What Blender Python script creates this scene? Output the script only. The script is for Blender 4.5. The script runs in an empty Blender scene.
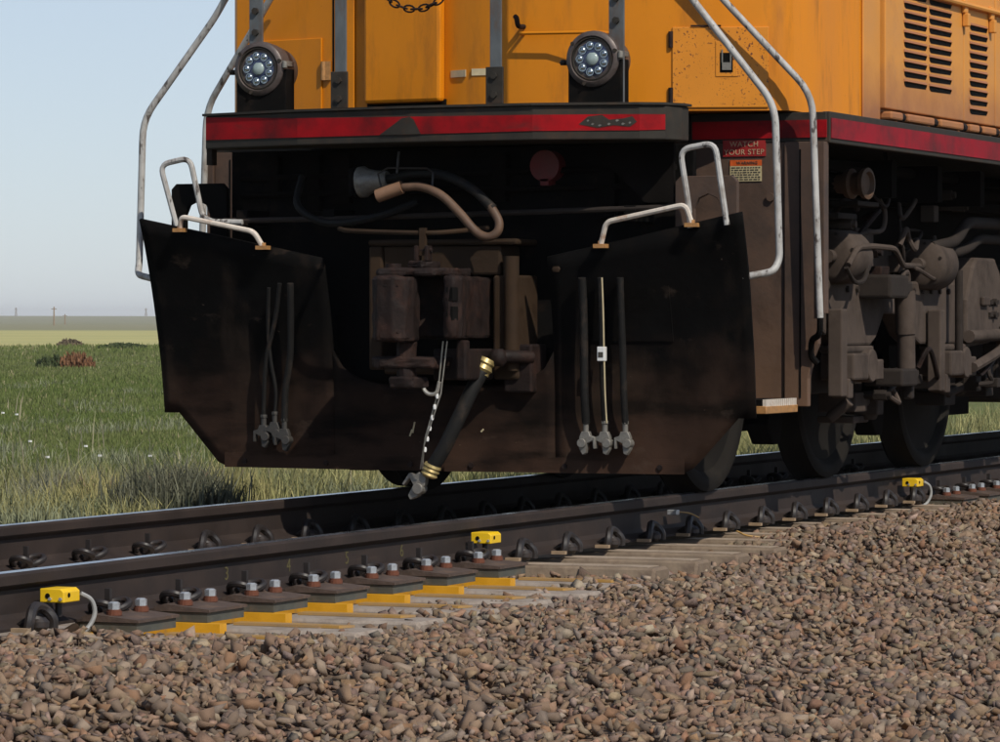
import bpy, bmesh, math, random
import numpy as np
from mathutils import Vector, Matrix
random.seed(7); RNG = np.random.default_rng(7)
R = math.radians
S = bpy.context.scene
COL = S.collection

# ------------------------------------------------------------------ camera, sky, sun, exposure
CAM = Vector((7.29, -16.3, 0.83)); YAW = R(23.2)
cd = bpy.data.cameras.new('camera'); cam = bpy.data.objects.new('camera', cd); COL.objects.link(cam)
cam.location = CAM; cam.rotation_euler = (R(90), 0, YAW)
cd.sensor_width = 36; cd.lens = 36 * 3.890; cd.shift_y = -0.051
cd.clip_start = 0.1; cd.clip_end = 20000
S.camera = cam
SUN_AZ, SUN_EL = R(56), R(44)          # azimuth measured from -Y (ahead of the engine) towards +X
sdir = Vector((math.sin(SUN_AZ) * math.cos(SUN_EL), -math.cos(SUN_AZ) * math.cos(SUN_EL), math.sin(SUN_EL)))
W = bpy.data.worlds.new('World'); S.world = W; W.use_nodes = True
nt = W.node_tree; bg = nt.nodes['Background']
sky = nt.nodes.new('ShaderNodeTexSky'); sky.sky_type = 'NISHITA'; sky.sun_disc = False
sky.sun_elevation = SUN_EL; sky.sun_rotation = math.atan2(sdir.x, sdir.y)
sky.altitude = 1500; sky.air_density = 1.0; sky.dust_density = 1.1; sky.ozone_density = 3.2
veil = nt.nodes.new('ShaderNodeMix'); veil.data_type = 'RGBA';                                     # dusty air: strongest towards the horizon, thinning overhead
geo = nt.nodes.new('ShaderNodeTexCoord'); sxz = nt.nodes.new('ShaderNodeSeparateXYZ'); mrz = nt.nodes.new('ShaderNodeMapRange')
nt.links.new(geo.outputs['Generated'], sxz.inputs[0]); nt.links.new(sxz.outputs[2], mrz.inputs[0])
for k_, v_ in zip((1, 2, 3, 4), (0.0, 0.6, 0.64, 0.12)): mrz.inputs[k_].default_value = v_
nt.links.new(mrz.outputs[0], veil.inputs[0])
veil.inputs[7].default_value = (6.5, 7.1, 8.0, 1)
nt.links.new(sky.outputs[0], veil.inputs[6]); nt.links.new(veil.outputs[2], bg.inputs[0]); bg.inputs[1].default_value = 0.10
sl = bpy.data.lights.new('sun', 'SUN'); sl.energy = 3.7; sl.angle = R(0.5); sl.color = (1.0, 0.93, 0.82)
so = bpy.data.objects.new('sun', sl); COL.objects.link(so); so.rotation_euler = sdir.to_track_quat('Z', 'Y').to_euler()
S.view_settings.view_transform = 'Standard'; S.view_settings.look = 'None'
S.view_settings.exposure = 0; S.view_settings.gamma = 1
S.cycles.max_bounces = 5; S.cycles.diffuse_bounces = 3; S.cycles.glossy_bounces = 3
S.cycles.use_denoising = True

# ------------------------------------------------------------------ materials
def mat(name, col, rough=0.6, metal=0.0, var=0.25, scale=6.0, dirt=None, dirt_amt=0.0, dirt_scale=3.0,
        zdirt=None, bump=0.0, bscale=40.0, spots=None, attr=None, streak=1.0, spec=0.5, scuff=None):
    """base colour with noise variation, a second 'dirt' colour in noise patches, optional dust that lies below a height."""
    m = bpy.data.materials.new(name); m.use_nodes = True
    t = m.node_tree; N = t.nodes; L = t.links; b = N['Principled BSDF']
    b.inputs['Roughness'].default_value = rough; b.inputs['Metallic'].default_value = metal
    b.inputs['Specular IOR Level'].default_value = spec
    tc = N.new('ShaderNodeTexCoord'); mp = N.new('ShaderNodeMapping'); L.new(tc.outputs['Object'], mp.inputs[0])
    mp.inputs['Scale'].default_value = (1, 1, streak)
    n1 = N.new('ShaderNodeTexNoise'); n1.inputs['Scale'].default_value = scale; n1.inputs['Detail'].default_value = 6
    n1.inputs['Roughness'].default_value = 0.65
    L.new(mp.outputs[0], n1.inputs[0])
    def mixc(fac, a, bb, mode='MIX'):
        x = N.new('ShaderNodeMix'); x.data_type = 'RGBA'; x.blend_type = mode
        for v, i in ((fac, 0), (a, 6), (bb, 7)):
            if isinstance(v, (tuple, float, int)):
                x.inputs[i].default_value = (*v, 1) if isinstance(v, tuple) else v
            else: L.new(v, x.inputs[i])
        return x.outputs[2]
    def rng(src, a, bb, lo=0.0, hi=1.0):
        x = N.new('ShaderNodeMapRange'); L.new(src, x.inputs[0])
        for i, v in enumerate((a, bb, lo, hi)): x.inputs[i + 1].default_value = v
        return x.outputs[0]
    base = col
    if attr:
        at = N.new('ShaderNodeAttribute'); at.attribute_name = attr; base = at.outputs['Color']
    f = rng(n1.outputs['Fac'], 0.3, 0.7, 1 - var, 1 + var)
    cmb = N.new('ShaderNodeCombineColor')
    for i in range(3): L.new(f, cmb.inputs[i])
    c = mixc(1.0, base, cmb.outputs[0], 'MULTIPLY')
    if dirt and dirt_amt > 0:
        n2 = N.new('ShaderNodeTexNoise'); n2.inputs['Scale'].default_value = dirt_scale; n2.inputs['Detail'].default_value = 8
        n2.inputs['Roughness'].default_value = 0.7; L.new(mp.outputs[0], n2.inputs[0])
        c = mixc(rng(n2.outputs['Fac'], 0.62 - dirt_amt * 0.45, 0.78 - dirt_amt * 0.25, 0, 0.9), c, dirt)
    if zdirt:
        zc, z0, z1 = zdirt
        sx = N.new('ShaderNodeSeparateXYZ'); L.new(tc.outputs['Object'], sx.inputs[0])
        n3 = N.new('ShaderNodeTexNoise'); n3.inputs['Scale'].default_value = 5; n3.inputs['Detail'].default_value = 7
        L.new(tc.outputs['Object'], n3.inputs[0])
        ad = N.new('ShaderNodeMath'); ad.operation = 'MULTIPLY_ADD'; L.new(n3.outputs['Fac'], ad.inputs[0])
        ad.inputs[1].default_value = (z0 - z1) * 1.2; L.new(sx.outputs[2], ad.inputs[2])
        c = mixc(rng(ad.outputs[0], z0 + (z0 - z1) * .6, z1 + (z0 - z1) * .6, 1, 0), c, zc)
    if spots:
        sc_, ssz, scale_ = spots
        v = N.new('ShaderNodeTexNoise'); v.inputs['Scale'].default_value = scale_; v.inputs['Detail'].default_value = 2; L.new(tc.outputs['Object'], v.inputs[0])
        n4 = N.new('ShaderNodeTexNoise'); n4.inputs['Scale'].default_value = 5; L.new(tc.outputs['Object'], n4.inputs[0])
        g = N.new('ShaderNodeMath'); g.operation = 'MULTIPLY'
        L.new(rng(v.outputs['Fac'], ssz, ssz + .03), g.inputs[0]); L.new(rng(n4.outputs['Fac'], 0.38, 0.5), g.inputs[1])
        c = mixc(g.outputs[0], c, sc_)
    for sc in (scuff or ()):
        scol, (ax, ay, az), lo, hi, amt = sc
        m5 = N.new('ShaderNodeMapping'); L.new(tc.outputs['Object'], m5.inputs[0]); m5.inputs['Scale'].default_value = (ax, ay, az)
        n5 = N.new('ShaderNodeTexNoise'); n5.inputs['Scale'].default_value = 1; n5.inputs['Detail'].default_value = 7; n5.inputs['Roughness'].default_value = .62
        L.new(m5.outputs[0], n5.inputs[0]); c = mixc(rng(n5.outputs['Fac'], lo, hi, 0, amt), c, scol)
    L.new(c, b.inputs['Base Color'])
    rr = rng(n1.outputs['Fac'], 0.3, 0.7, max(rough - .12, .05), min(rough + .12, 1)); L.new(rr, b.inputs['Roughness'])
    if bump:
        nb = N.new('ShaderNodeTexNoise'); nb.inputs['Scale'].default_value = bscale; nb.inputs['Detail'].default_value = 5
        L.new(tc.outputs['Object'], nb.inputs[0])
        bp = N.new('ShaderNodeBump'); bp.inputs['Strength'].default_value = bump; bp.inputs['Distance'].default_value = 0.01
        L.new(nb.outputs['Fac'], bp.inputs['Height']); L.new(bp.outputs[0], b.inputs['Normal'])
    return m

M = {}
M['orange'] = mat('armour_orange_paint', (0.64, 0.213, 0.003), 0.5, spec=.35, var=0.10, scale=2.2, dirt=(0.33, 0.11, 0.01), dirt_amt=0.17, dirt_scale=5, bump=0.25, bscale=3.2, streak=.22,
                 scuff=(((0.10, 0.045, 0.015), (26, 26, 22), .70, .76, .8), ((0.30, 0.11, 0.02), (5, 5, .8), .58, .75, .5)))
M['orange_spot'] = mat('chipped_orange_paint', (0.62, 0.22, 0.008), 0.45, var=0.07, scale=3, spots=((0.13, 0.036, 0.008), 0.625, 62), bump=0.04, scuff=(((0.10, 0.03, 0.008), (95, 95, 95), .62, .67, .85),))
M['orange_dusty'] = mat('faded_orange_paint', (0.64, 0.27, 0.045), 0.6, var=0.08, scale=2.5, dirt=(0.40, 0.17, 0.05), dirt_amt=0.22, dirt_scale=2.2,
                        zdirt=((0.33, 0.13, 0.05), 1.82, 2.12), bump=0.05)
M['steel_grey'] = mat('grimy_grey_steel', (0.030, 0.026, 0.021), 0.7, spec=.25, var=0.3, scale=14, dirt=(0.06, 0.034, 0.02), dirt_amt=0.25, dirt_scale=9, bump=0.1)
M['post'] = mat('blue_grey_post', (0.095, 0.105, 0.11), 0.55, var=0.25, scale=18, dirt=(0.10, 0.05, 0.022), dirt_amt=0.22, dirt_scale=8, bump=0.08, streak=.4)
M['red'] = mat('red_reflective_tape', (0.33, 0.005, 0.009), 0.55, spec=.12, var=0.22, scale=7, dirt=(0.07, 0.008, 0.009), dirt_amt=0.42, dirt_scale=3, scuff=(((0.05, 0.03, 0.025), (3, 3, 14), .60, .75, .7),))
M['red_side'] = mat('faded_red_tape', (0.28, 0.012, 0.022), 0.7, spec=.15, var=0.25, scale=5, dirt=(0.09, 0.02, 0.022), dirt_amt=0.35, dirt_scale=4)
M['black'] = mat('black_greasy_paint', (0.005, 0.0046, 0.0043), 0.75, spec=.06, var=0.4, scale=9, dirt=(0.022, 0.015, 0.011), dirt_amt=0.2, dirt_scale=7, bump=0.1)
M['plow'] = mat('plough_black_and_rust', (0.0042, 0.0039, 0.0038), 0.8, spec=.05, var=0.35, scale=10, dirt=(0.013, 0.009, 0.007), dirt_amt=0.15, dirt_scale=6,
                zdirt=((0.050, 0.028, 0.019), 0.08, 0.72), bump=0.3, bscale=14,
                scuff=(((0.004, 0.0035, 0.003), (1.4, 1.4, 6), .46, .62, .85), ((0.075, 0.052, 0.038), (5, 5, 9), .62, .74, .5), ((0.050, 0.034, 0.024), (2.5, 2.5, 1.2), .56, .72, .5), ((0.16, 0.12, 0.09), (26, 26, 34), .715, .76, .7)))
M['brown'] = mat('dusty_brown_steel', (0.080, 0.046, 0.030), 0.7, var=0.25, scale=6, dirt=(0.035, 0.025, 0.02), dirt_amt=0.3, dirt_scale=4,
                 zdirt=((0.13, 0.07, 0.038), 0.35, 0.9), bump=0.12)
M['rust'] = mat('dark_rust_iron', (0.0115, 0.006, 0.0047), 0.75, spec=.25, var=0.4, scale=14, dirt=(0.038, 0.017, 0.011), dirt_amt=0.3, dirt_scale=9, bump=0.5, bscale=30)
M['tan'] = mat('tan_dusty_casting', (0.034, 0.019, 0.0095), 0.8, spec=.2, var=0.35, scale=10, dirt=(0.02, 0.014, 0.01), dirt_amt=0.3, dirt_scale=5, bump=0.2)
M['truck'] = mat('dust_covered_bogie', (0.080, 0.061, 0.050), 0.9, spec=.12, var=0.18, scale=5, dirt=(0.036, 0.027, 0.022), dirt_amt=0.34, dirt_scale=3.2, bump=0.2, bscale=20, scuff=(((0.02, 0.015, 0.013), (5, 5, 1.6), .56, .72, .6),))
M['truck_dark'] = mat('dark_dusty_bogie', (0.032, 0.025, 0.021), 0.85, spec=.15, var=0.3, scale=7, dirt=(0.02, 0.016, 0.014), dirt_amt=0.3, dirt_scale=5, bump=0.15)
M['under'] = mat('underframe_grime', (0.0075, 0.0062, 0.0055), 0.95, spec=.04, var=0.4, scale=5)
M['white_rail'] = mat('worn_white_handrail', (0.40, 0.39, 0.37), 0.55, var=0.25, scale=14, dirt=(0.16, 0.12, 0.09), dirt_amt=0.24, dirt_scale=13, streak=.5, bump=.15,
                     scuff=(((0.05, 0.035, 0.028), (30, 30, 11), .57, .63, .9),))
M['white_rust'] = mat('rusting_white_grab', (0.62, 0.55, 0.47), 0.55, var=0.15, scale=25, dirt=(0.35, 0.16, 0.06), dirt_amt=0.22, dirt_scale=14)
M['gold_rust'] = mat('orange_rust_bolt', (0.36, 0.18, 0.06), 0.6, var=0.3, scale=40)
M['lamp_body'] = mat('lamp_housing', (0.095, 0.075, 0.068), 0.5, metal=0.3, var=0.25, scale=20, dirt=(0.05, 0.03, 0.024), dirt_amt=0.25, dirt_scale=16, bump=0.15)
M['lens'] = mat('blue_lens', (0.010, 0.020, 0.075), 0.06, var=0.3, scale=9, spec=1.0)
M['chrome'] = mat('led_reflector_metal', (0.34, 0.38, 0.41), 0.15, metal=0.9, var=0.15, scale=60)
M['lamp_white'] = mat('centre_lens_white', (0.30, 0.37, 0.36), 0.08, var=0.15, scale=30)
M['rubber'] = mat('black_rubber_hose', (0.010, 0.0095, 0.009), 0.7, spec=.2, var=0.3, scale=30, dirt=(0.05, 0.036, 0.026), dirt_amt=0.2, dirt_scale=10, bump=0.1)
M['copper'] = mat('dusty_brown_cable', (0.105, 0.058, 0.033), 0.65, var=0.35, scale=14, dirt=(0.06, 0.035, 0.022), dirt_amt=0.3, dirt_scale=9)
M['tan_plug'] = mat('tan_plug', (0.21, 0.115, 0.065), 0.6, var=0.15, scale=15)
M['alu'] = mat('grey_cast_aluminium', (0.20, 0.188, 0.165), 0.5, metal=0.35, var=0.3, scale=22, dirt=(0.08, 0.065, 0.05), dirt_amt=0.22, dirt_scale=16, bump=0.15)
M['alu_shaded'] = mat('shaded_grimy_fitting', (0.05, 0.046, 0.041), 0.6, metal=0.2, var=0.3, scale=22, dirt=(0.03, 0.025, 0.02), dirt_amt=0.25, dirt_scale=16, bump=0.15)  # grimy casting, colour also darkened to stand in for shade on the left
M['brass'] = mat('brass_fitting', (0.42, 0.32, 0.13), 0.42, metal=0.5, var=0.3, scale=40, dirt=(0.07, 0.05, 0.025), dirt_amt=0.2, dirt_scale=25)
M['sign_red'] = mat('red_sign', (0.30, 0.016, 0.014), 0.5, var=0.2, scale=15)
M['sign_orange'] = mat('orange_label', (0.55, 0.09, 0.012), 0.5, var=0.15, scale=30)
M['sign_cream'] = mat('cream_label', (0.48, 0.40, 0.22), 0.6, var=0.15, scale=30, dirt=(0.2, 0.13, 0.07), dirt_amt=0.18, dirt_scale=25)
M['sign_text'] = mat('pale_lettering', (0.46, 0.30, 0.18), 0.6, var=0.1)
M['ink'] = mat('black_print', (0.05, 0.045, 0.035), 0.6, var=0.1)
M['cream'] = mat('cream_strip', (0.55, 0.46, 0.28), 0.5, var=0.15, scale=25)
M['dull_red'] = mat('dull_red_cap', (0.12, 0.011, 0.012), 0.6, var=0.25, scale=14)
M['rail'] = mat('rusty_rail_steel', (0.034, 0.0235, 0.0195), 0.7, spec=.3, var=0.3, scale=3, dirt=(0.018, 0.014, 0.0135), dirt_amt=0.35, dirt_scale=2.4, scuff=(((0.07, 0.045, 0.03), (6, 1.5, 20), .62, .74, .5),), bump=0.12, bscale=30)
M['rail_top'] = mat('polished_rail_head', (0.42, 0.43, 0.45), 0.28, metal=1.0, var=0.15, scale=5)
M['wheel'] = mat('dusty_steel_wheel', (0.015, 0.013, 0.011), 0.85, spec=.12, metal=0.1, var=0.25, scale=5, dirt=(0.026, 0.022, 0.018), dirt_amt=0.2, dirt_scale=5)
M['concrete'] = mat('sleeper_concrete', (0.21, 0.155, 0.105), 0.9, var=0.25, scale=8, dirt=(0.12, 0.08, 0.055), dirt_amt=0.36, dirt_scale=6, bump=0.3, bscale=40)
M['concrete_pale'] = mat('pale_sleeper_concrete', (0.30, 0.25, 0.205), 0.9, var=0.2, scale=10, dirt=(0.17, 0.125, 0.095), dirt_amt=0.36, dirt_scale=9, bump=0.3)
M['concrete_dust'] = mat('dust_bleached_concrete', (0.33, 0.255, 0.185), 0.95, var=0.2, scale=9, dirt=(0.19, 0.135, 0.095), dirt_amt=0.35, dirt_scale=7, bump=0.3)
M['pad'] = mat('grey_green_pad', (0.075, 0.076, 0.062), 0.8, var=0.25, scale=12, dirt=(0.11, 0.075, 0.05), dirt_amt=0.2, dirt_scale=10, bump=0.15)
M['plate_rust'] = mat('rusty_tie_plate', (0.075, 0.050, 0.038), 0.75, var=0.3, scale=16, dirt=(0.17, 0.10, 0.06), dirt_amt=0.2, dirt_scale=14, bump=0.3)
M['yellow_steel'] = mat('yellow_bracket_paint', (0.66, 0.32, 0.012), 0.5, var=0.12, scale=14, dirt=(0.35, 0.21, 0.09), dirt_amt=0.16, dirt_scale=12)
M['tan_yellow'] = mat('weathered_yellow_flange', (0.42, 0.235, 0.055), 0.6, var=0.15, scale=14, dirt=(0.24, 0.17, 0.11), dirt_amt=0.45, dirt_scale=7)
M['yellow_box'] = mat('yellow_box_paint', (0.80, 0.50, 0.012), 0.4, var=0.06, scale=10, dirt=(0.45, 0.26, 0.03), dirt_amt=0.08, dirt_scale=14)
M['bolt'] = mat('bright_zinc_bolt', (0.50, 0.52, 0.54), 0.35, metal=0.6, var=0.2, scale=40)
M['rust_washer'] = mat('rust_washer', (0.12, 0.038, 0.018), 0.8, var=0.3, scale=40)
M['clip'] = mat('black_spring_clip', (0.020, 0.016, 0.015), 0.5, var=0.3, scale=30, dirt=(0.05, 0.03, 0.022), dirt_amt=0.2, dirt_scale=20)
M['insul'] = mat('tan_insulator', (0.33, 0.23, 0.14), 0.7, var=0.2, scale=30)
M['conduit'] = mat('grey_conduit', (0.30, 0.30, 0.29), 0.5, var=0.15, scale=40)
M['chalk'] = mat('yellow_chalk', (0.085, 0.072, 0.026), 0.9, var=0.2)
M['timber'] = mat('grey_pole_timber', (0.27, 0.20, 0.13), 0.9, var=0.15)
M['tag'] = mat('white_tag', (0.7, 0.7, 0.68), 0.5, var=0.1)
M['chainm'] = mat('galvanised_chain', (0.45, 0.43, 0.38), 0.4, metal=0.6, var=0.25, scale=50)

# ------------------------------------------------------------------ mesh helpers
class MB:
    def __init__(s): s.v = []; s.f = []
    def add(s, v, f):
        o = len(s.v); s.v += [tuple(p) for p in v]; s.f += [tuple(i + o for i in q) for q in f]; return s
    def box(s, x0, x1, y0, y1, z0, z1, mtx=None):
        v = [(x, y, z) for x in (x0, x1) for y in (y0, y1) for z in (z0, z1)]
        if mtx is not None: v = [mtx @ Vector(p) for p in v]
        return s.add(v, [(0, 1, 3, 2), (4, 6, 7, 5), (0, 4, 5, 1), (2, 3, 7, 6), (0, 2, 6, 4), (1, 5, 7, 3)])
    def prism(s, poly, axis, a, b):
        """poly: 2-D points; axis 0/1/2 is the extrusion axis from a to b"""
        def P(p, t):
            return {0: (t, p[0], p[1]), 1: (p[0], t, p[1]), 2: (p[0], p[1], t)}[axis]
        n = len(poly); v = [P(p, a) for p in poly] + [P(p, b) for p in poly]
        f = [(i, (i + 1) % n, n + (i + 1) % n, n + i) for i in range(n)] + [tuple(range(n - 1, -1, -1)), tuple(range(n, 2 * n))]
        return s.add(v, f)
    def cyl(s, p0, p1, r0, r1=None, n=16, caps=True):
        r1 = r0 if r1 is None else r1
        p0, p1 = Vector(p0), Vector(p1); d = (p1 - p0).normalized()
        u = d.orthogonal().normalized(); w = d.cross(u)
        v = []
        for p, r in ((p0, r0), (p1, r1)):
            v += [p + (u * math.cos(2 * math.pi * i / n) + w * math.sin(2 * math.pi * i / n)) * r for i in range(n)]
        f = [(i, (i + 1) % n, n + (i + 1) % n, n + i) for i in range(n)]
        if caps: f += [tuple(range(n - 1, -1, -1)), tuple(range(n, 2 * n))]
        return s.add(v, f)
    def lathe(s, p, axis, prof, n=24):
        """prof: list of (distance along axis, radius)"""
        p = Vector(p); d = Vector(axis).normalized(); u = d.orthogonal().normalized(); w = d.cross(u)
        v = []
        for t, r in prof:
            v += [p + d * t + (u * math.cos(2 * math.pi * i / n) + w * math.sin(2 * math.pi * i / n)) * r for i in range(n)]
        f = []
        for k in range(len(prof) - 1):
            f += [(k * n + i, k * n + (i + 1) % n, (k + 1) * n + (i + 1) % n, (k + 1) * n + i) for i in range(n)]
        f += [tuple(range(n - 1, -1, -1)), tuple(range((len(prof) - 1) * n, len(prof) * n))]
        return s.add(v, f)
    def tube(s, pts, r, n=8, closed=False):
        pts = [Vector(p) for p in pts]; m = len(pts); v = []; up = None
        rr = r if isinstance(r, (list, tuple)) else [r] * m
        for i, p in enumerate(pts):
            if closed: t = (pts[(i + 1) % m] - pts[i - 1]).normalized()
            else: t = (pts[min(i + 1, m - 1)] - pts[max(i - 1, 0)]).normalized()
            if up is None: up = t.orthogonal().normalized()
            up = (up - t * up.dot(t)).normalized(); w = t.cross(up)
            v += [p + (up * math.cos(2 * math.pi * k / n) + w * math.sin(2 * math.pi * k / n)) * rr[i] for k in range(n)]
        f = []
        for i in range(m if closed else m - 1):
            a, b = i * n, ((i + 1) % m) * n
            f += [(a + k, a + (k + 1) % n, b + (k + 1) % n, b + k) for k in range(n)]
        if not closed: f += [tuple(range(n - 1, -1, -1)), tuple(range((m - 1) * n, m * n))]
        return s.add(v, f)
    def ball(s, c, r, n=10, sq=(1, 1, 1)):
        c = Vector(c); v = []; f = []
        rows = n // 2
        for i in range(1, rows):
            a = math.pi * i / rows
            v += [(c.x + r * sq[0] * math.sin(a) * math.cos(2 * math.pi * k / n), c.y + r * sq[1] * math.sin(a) * math.sin(2 * math.pi * k / n), c.z + r * sq[2] * math.cos(a)) for k in range(n)]
        for i in range(rows - 2):
            f += [(i * n + k, i * n + (k + 1) % n, (i + 1) * n + (k + 1) % n, (i + 1) * n + k) for k in range(n)]
        f += [tuple(range(n - 1, -1, -1)), tuple(range((rows - 2) * n, (rows - 1) * n))]
        return s.add(v, f)
    def mesh(s, name, m, smooth=False):
        me = bpy.data.meshes.new(name); me.from_pydata(s.v, [], s.f)
        bm = bmesh.new(); bm.from_mesh(me); bmesh.ops.recalc_face_normals(bm, faces=bm.faces); bm.to_mesh(me); bm.free()
        me.materials.append(M[m] if isinstance(m, str) else m)
        if smooth:
            me.shade_smooth(); me.set_sharp_from_angle(angle=R(40))
        return me
    def build(s, name, m, parent=None, smooth=False, bevel=0, loc=None):
        o = bpy.data.objects.new(name, s.mesh(name, m, smooth)); COL.objects.link(o); o.parent = parent
        if loc: o.location = loc
        if bevel:
            b = o.modifiers.new('bevel', 'BEVEL'); b.width = bevel; b.segments = 2; b.limit_method = 'ANGLE'; b.angle_limit = R(40)
        return o

def link(name, me, parent=None, loc=(0, 0, 0), rot=(0, 0, 0)):
    o = bpy.data.objects.new(name, me); COL.objects.link(o); o.parent = parent; o.location = loc; o.rotation_euler = rot; return o
def empty(name, loc=(0, 0, 0), parent=None):
    o = bpy.data.objects.new(name, None); COL.objects.link(o); o.location = loc; o.parent = parent; o.empty_display_size = .2; return o
def tag(o, label, cat=None, group=None, kind=None):
    if label: o['label'] = label
    if cat: o['category'] = cat
    if group: o['group'] = group
    if kind: o['kind'] = kind
    return o
def smooth_path(pts, n=6):
    """Catmull-Rom through the points"""
    P = [Vector(p) for p in pts]; P = [P[0] * 2 - P[1]] + P + [P[-1] * 2 - P[-2]]; out = []
    for i in range(1, len(P) - 2):
        for k in range(n):
            t = k / n; a, b, c, d = P[i - 1], P[i], P[i + 1], P[i + 2]
            out.append(0.5 * ((2 * b) + (c - a) * t + (2 * a - 5 * b + 4 * c - d) * t * t + (3 * b - a - 3 * c + d) * t ** 3))
    out.append(P[-2]); return out
def bent(pts, r=0.06, n=5):
    """straight runs with rounded corners"""
    P = [Vector(p) for p in pts]; out = [P[0]]
    for i in range(1, len(P) - 1):
        a = (P[i - 1] - P[i]); b = (P[i + 1] - P[i]); q = min(r, a.length * .45, b.length * .45)
        A = P[i] + a.normalized() * q; B = P[i] + b.normalized() * q
        for k in range(n + 1):
            t = k / n; out.append(A * (1 - t) ** 2 + P[i] * 2 * t * (1 - t) + B * t * t)
    out.append(P[-1]); return out
def text(s, size, name, m, parent, loc, rot, align='CENTER', depth=0.0008):
    c = bpy.data.curves.new(name, 'FONT'); c.body = s; c.size = size; c.align_x = align; c.align_y = 'CENTER'; c.extrude = depth
    c.space_character = 1.1
    t = bpy.data.objects.new(name + '_src', c); COL.objects.link(t)
    me = bpy.data.meshes.new_from_object(t.evaluated_get(bpy.context.evaluated_depsgraph_get())); me.name = name
    bpy.data.objects.remove(t); me.materials.clear(); me.materials.append(M[m])
    return link(name, me, parent, loc, rot)
def np_mesh(name, V, F, mats, cols=None, midx=None):
    me = bpy.data.meshes.new(name); V = np.asarray(V, np.float32); F = np.asarray(F, np.int32); k = F.shape[1]
    me.vertices.add(len(V)); me.vertices.foreach_set('co', V.ravel())
    me.loops.add(F.size); me.loops.foreach_set('vertex_index', F.ravel())
    me.polygons.add(len(F)); me.polygons.foreach_set('loop_start', np.arange(0, F.size, k, dtype=np.int32))
    for m in mats: me.materials.append(m)
    if midx is not None: me.polygons.foreach_set('material_index', midx)
    me.update(calc_edges=True)
    if cols is not None:
        a = me.color_attributes.new('col', 'FLOAT_COLOR', 'POINT')
        a.data.foreach_set('color', np.hstack([cols, np.ones((len(cols), 1))]).astype(np.float32).ravel())
    return me

# ------------------------------------------------------------------ terrain: one sheet to the horizon
VIEW = np.array([-0.478, 0.878])          # the open plain lies this way from the track
def smoothstep(a, b, x):
    t = np.clip((x - a) / (b - a), 0, 1); return t * t * (3 - 2 * t)
def ballast_h(x, y):
    z = np.where(x > 0, -0.265 - 0.075 * np.clip(x - 1.75, 0, 3.2) - 0.32 * np.clip(x - 4.95, 0, 3), -0.265 - 0.34 * np.clip(-x - 1.75, 0, 1.5))
    low = smoothstep(1.32, 1.10, x) * smoothstep(-5.0, -4.8, y) * smoothstep(-1.15, -1.4, y) * (x > 0)
    z = z - 0.036 * low + .012 * smoothstep(1.20, 1.45, x) * smoothstep(3.0, 2.0, x) * smoothstep(-1.2, -1.4, y)
    z = z + .060 * smoothstep(-4.9, -5.1, y) * smoothstep(.84, .9, x) * smoothstep(3.0, 1.5, x)
    z = z + (.035 + .04 * smoothstep(1.05, 1.2, x)) * smoothstep(.0, 1.2, y) * smoothstep(.84, .9, x) * smoothstep(2.6, 1.6, x)
    hump = 0.02 * np.exp(-((x - 1.15) / .25) ** 2 - ((y + 5.2) / .28) ** 2)
    return z + hump + 0.018 * np.sin(3.1 * x + 1.7 * y) * np.sin(2.3 * y - 1.1 * x)
def ground_h(x, y):
    d = x * VIEW[0] + y * VIEW[1]
    z = np.maximum(ballast_h(x, y) - 0.024, -0.47)
    und = 0.10 * np.sin(x * .11 + 1) * np.sin(y * .07) + 0.05 * np.sin(x * .31) * np.cos(y * .23)
    z = np.where(np.abs(x) > 4, z + und * smoothstep(4, 14, np.abs(x)), z)
    hills = 5.0 * smoothstep(1200, 3600, d) + 2.2 * smoothstep(900, 2600, d) * np.sin(x * .0021 + .6) * 0.5
    return z + hills
def axis(lim_near, step, far):
    a = list(np.arange(-lim_near, lim_near + .01, step)); s = step
    p = lim_near
    while p < far:
        s *= 1.22; p += s; a.append(p); a.insert(0, -p)
    return np.array(a)
gx, gy = axis(7, .25, 6500), axis(16, .5, 6500)
X, Y = np.meshgrid(gx, gy, indexing='ij'); Z = ground_h(X, Y)
V = np.stack([X.ravel(), Y.ravel(), Z.ravel()], 1); ny = len(gy)
i, j = np.meshgrid(np.arange(len(gx) - 1), np.arange(ny - 1), indexing='ij'); a = (i * ny + j).ravel()
F = np.stack([a, a + ny, a + ny + 1, a + 1], 1)
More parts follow.
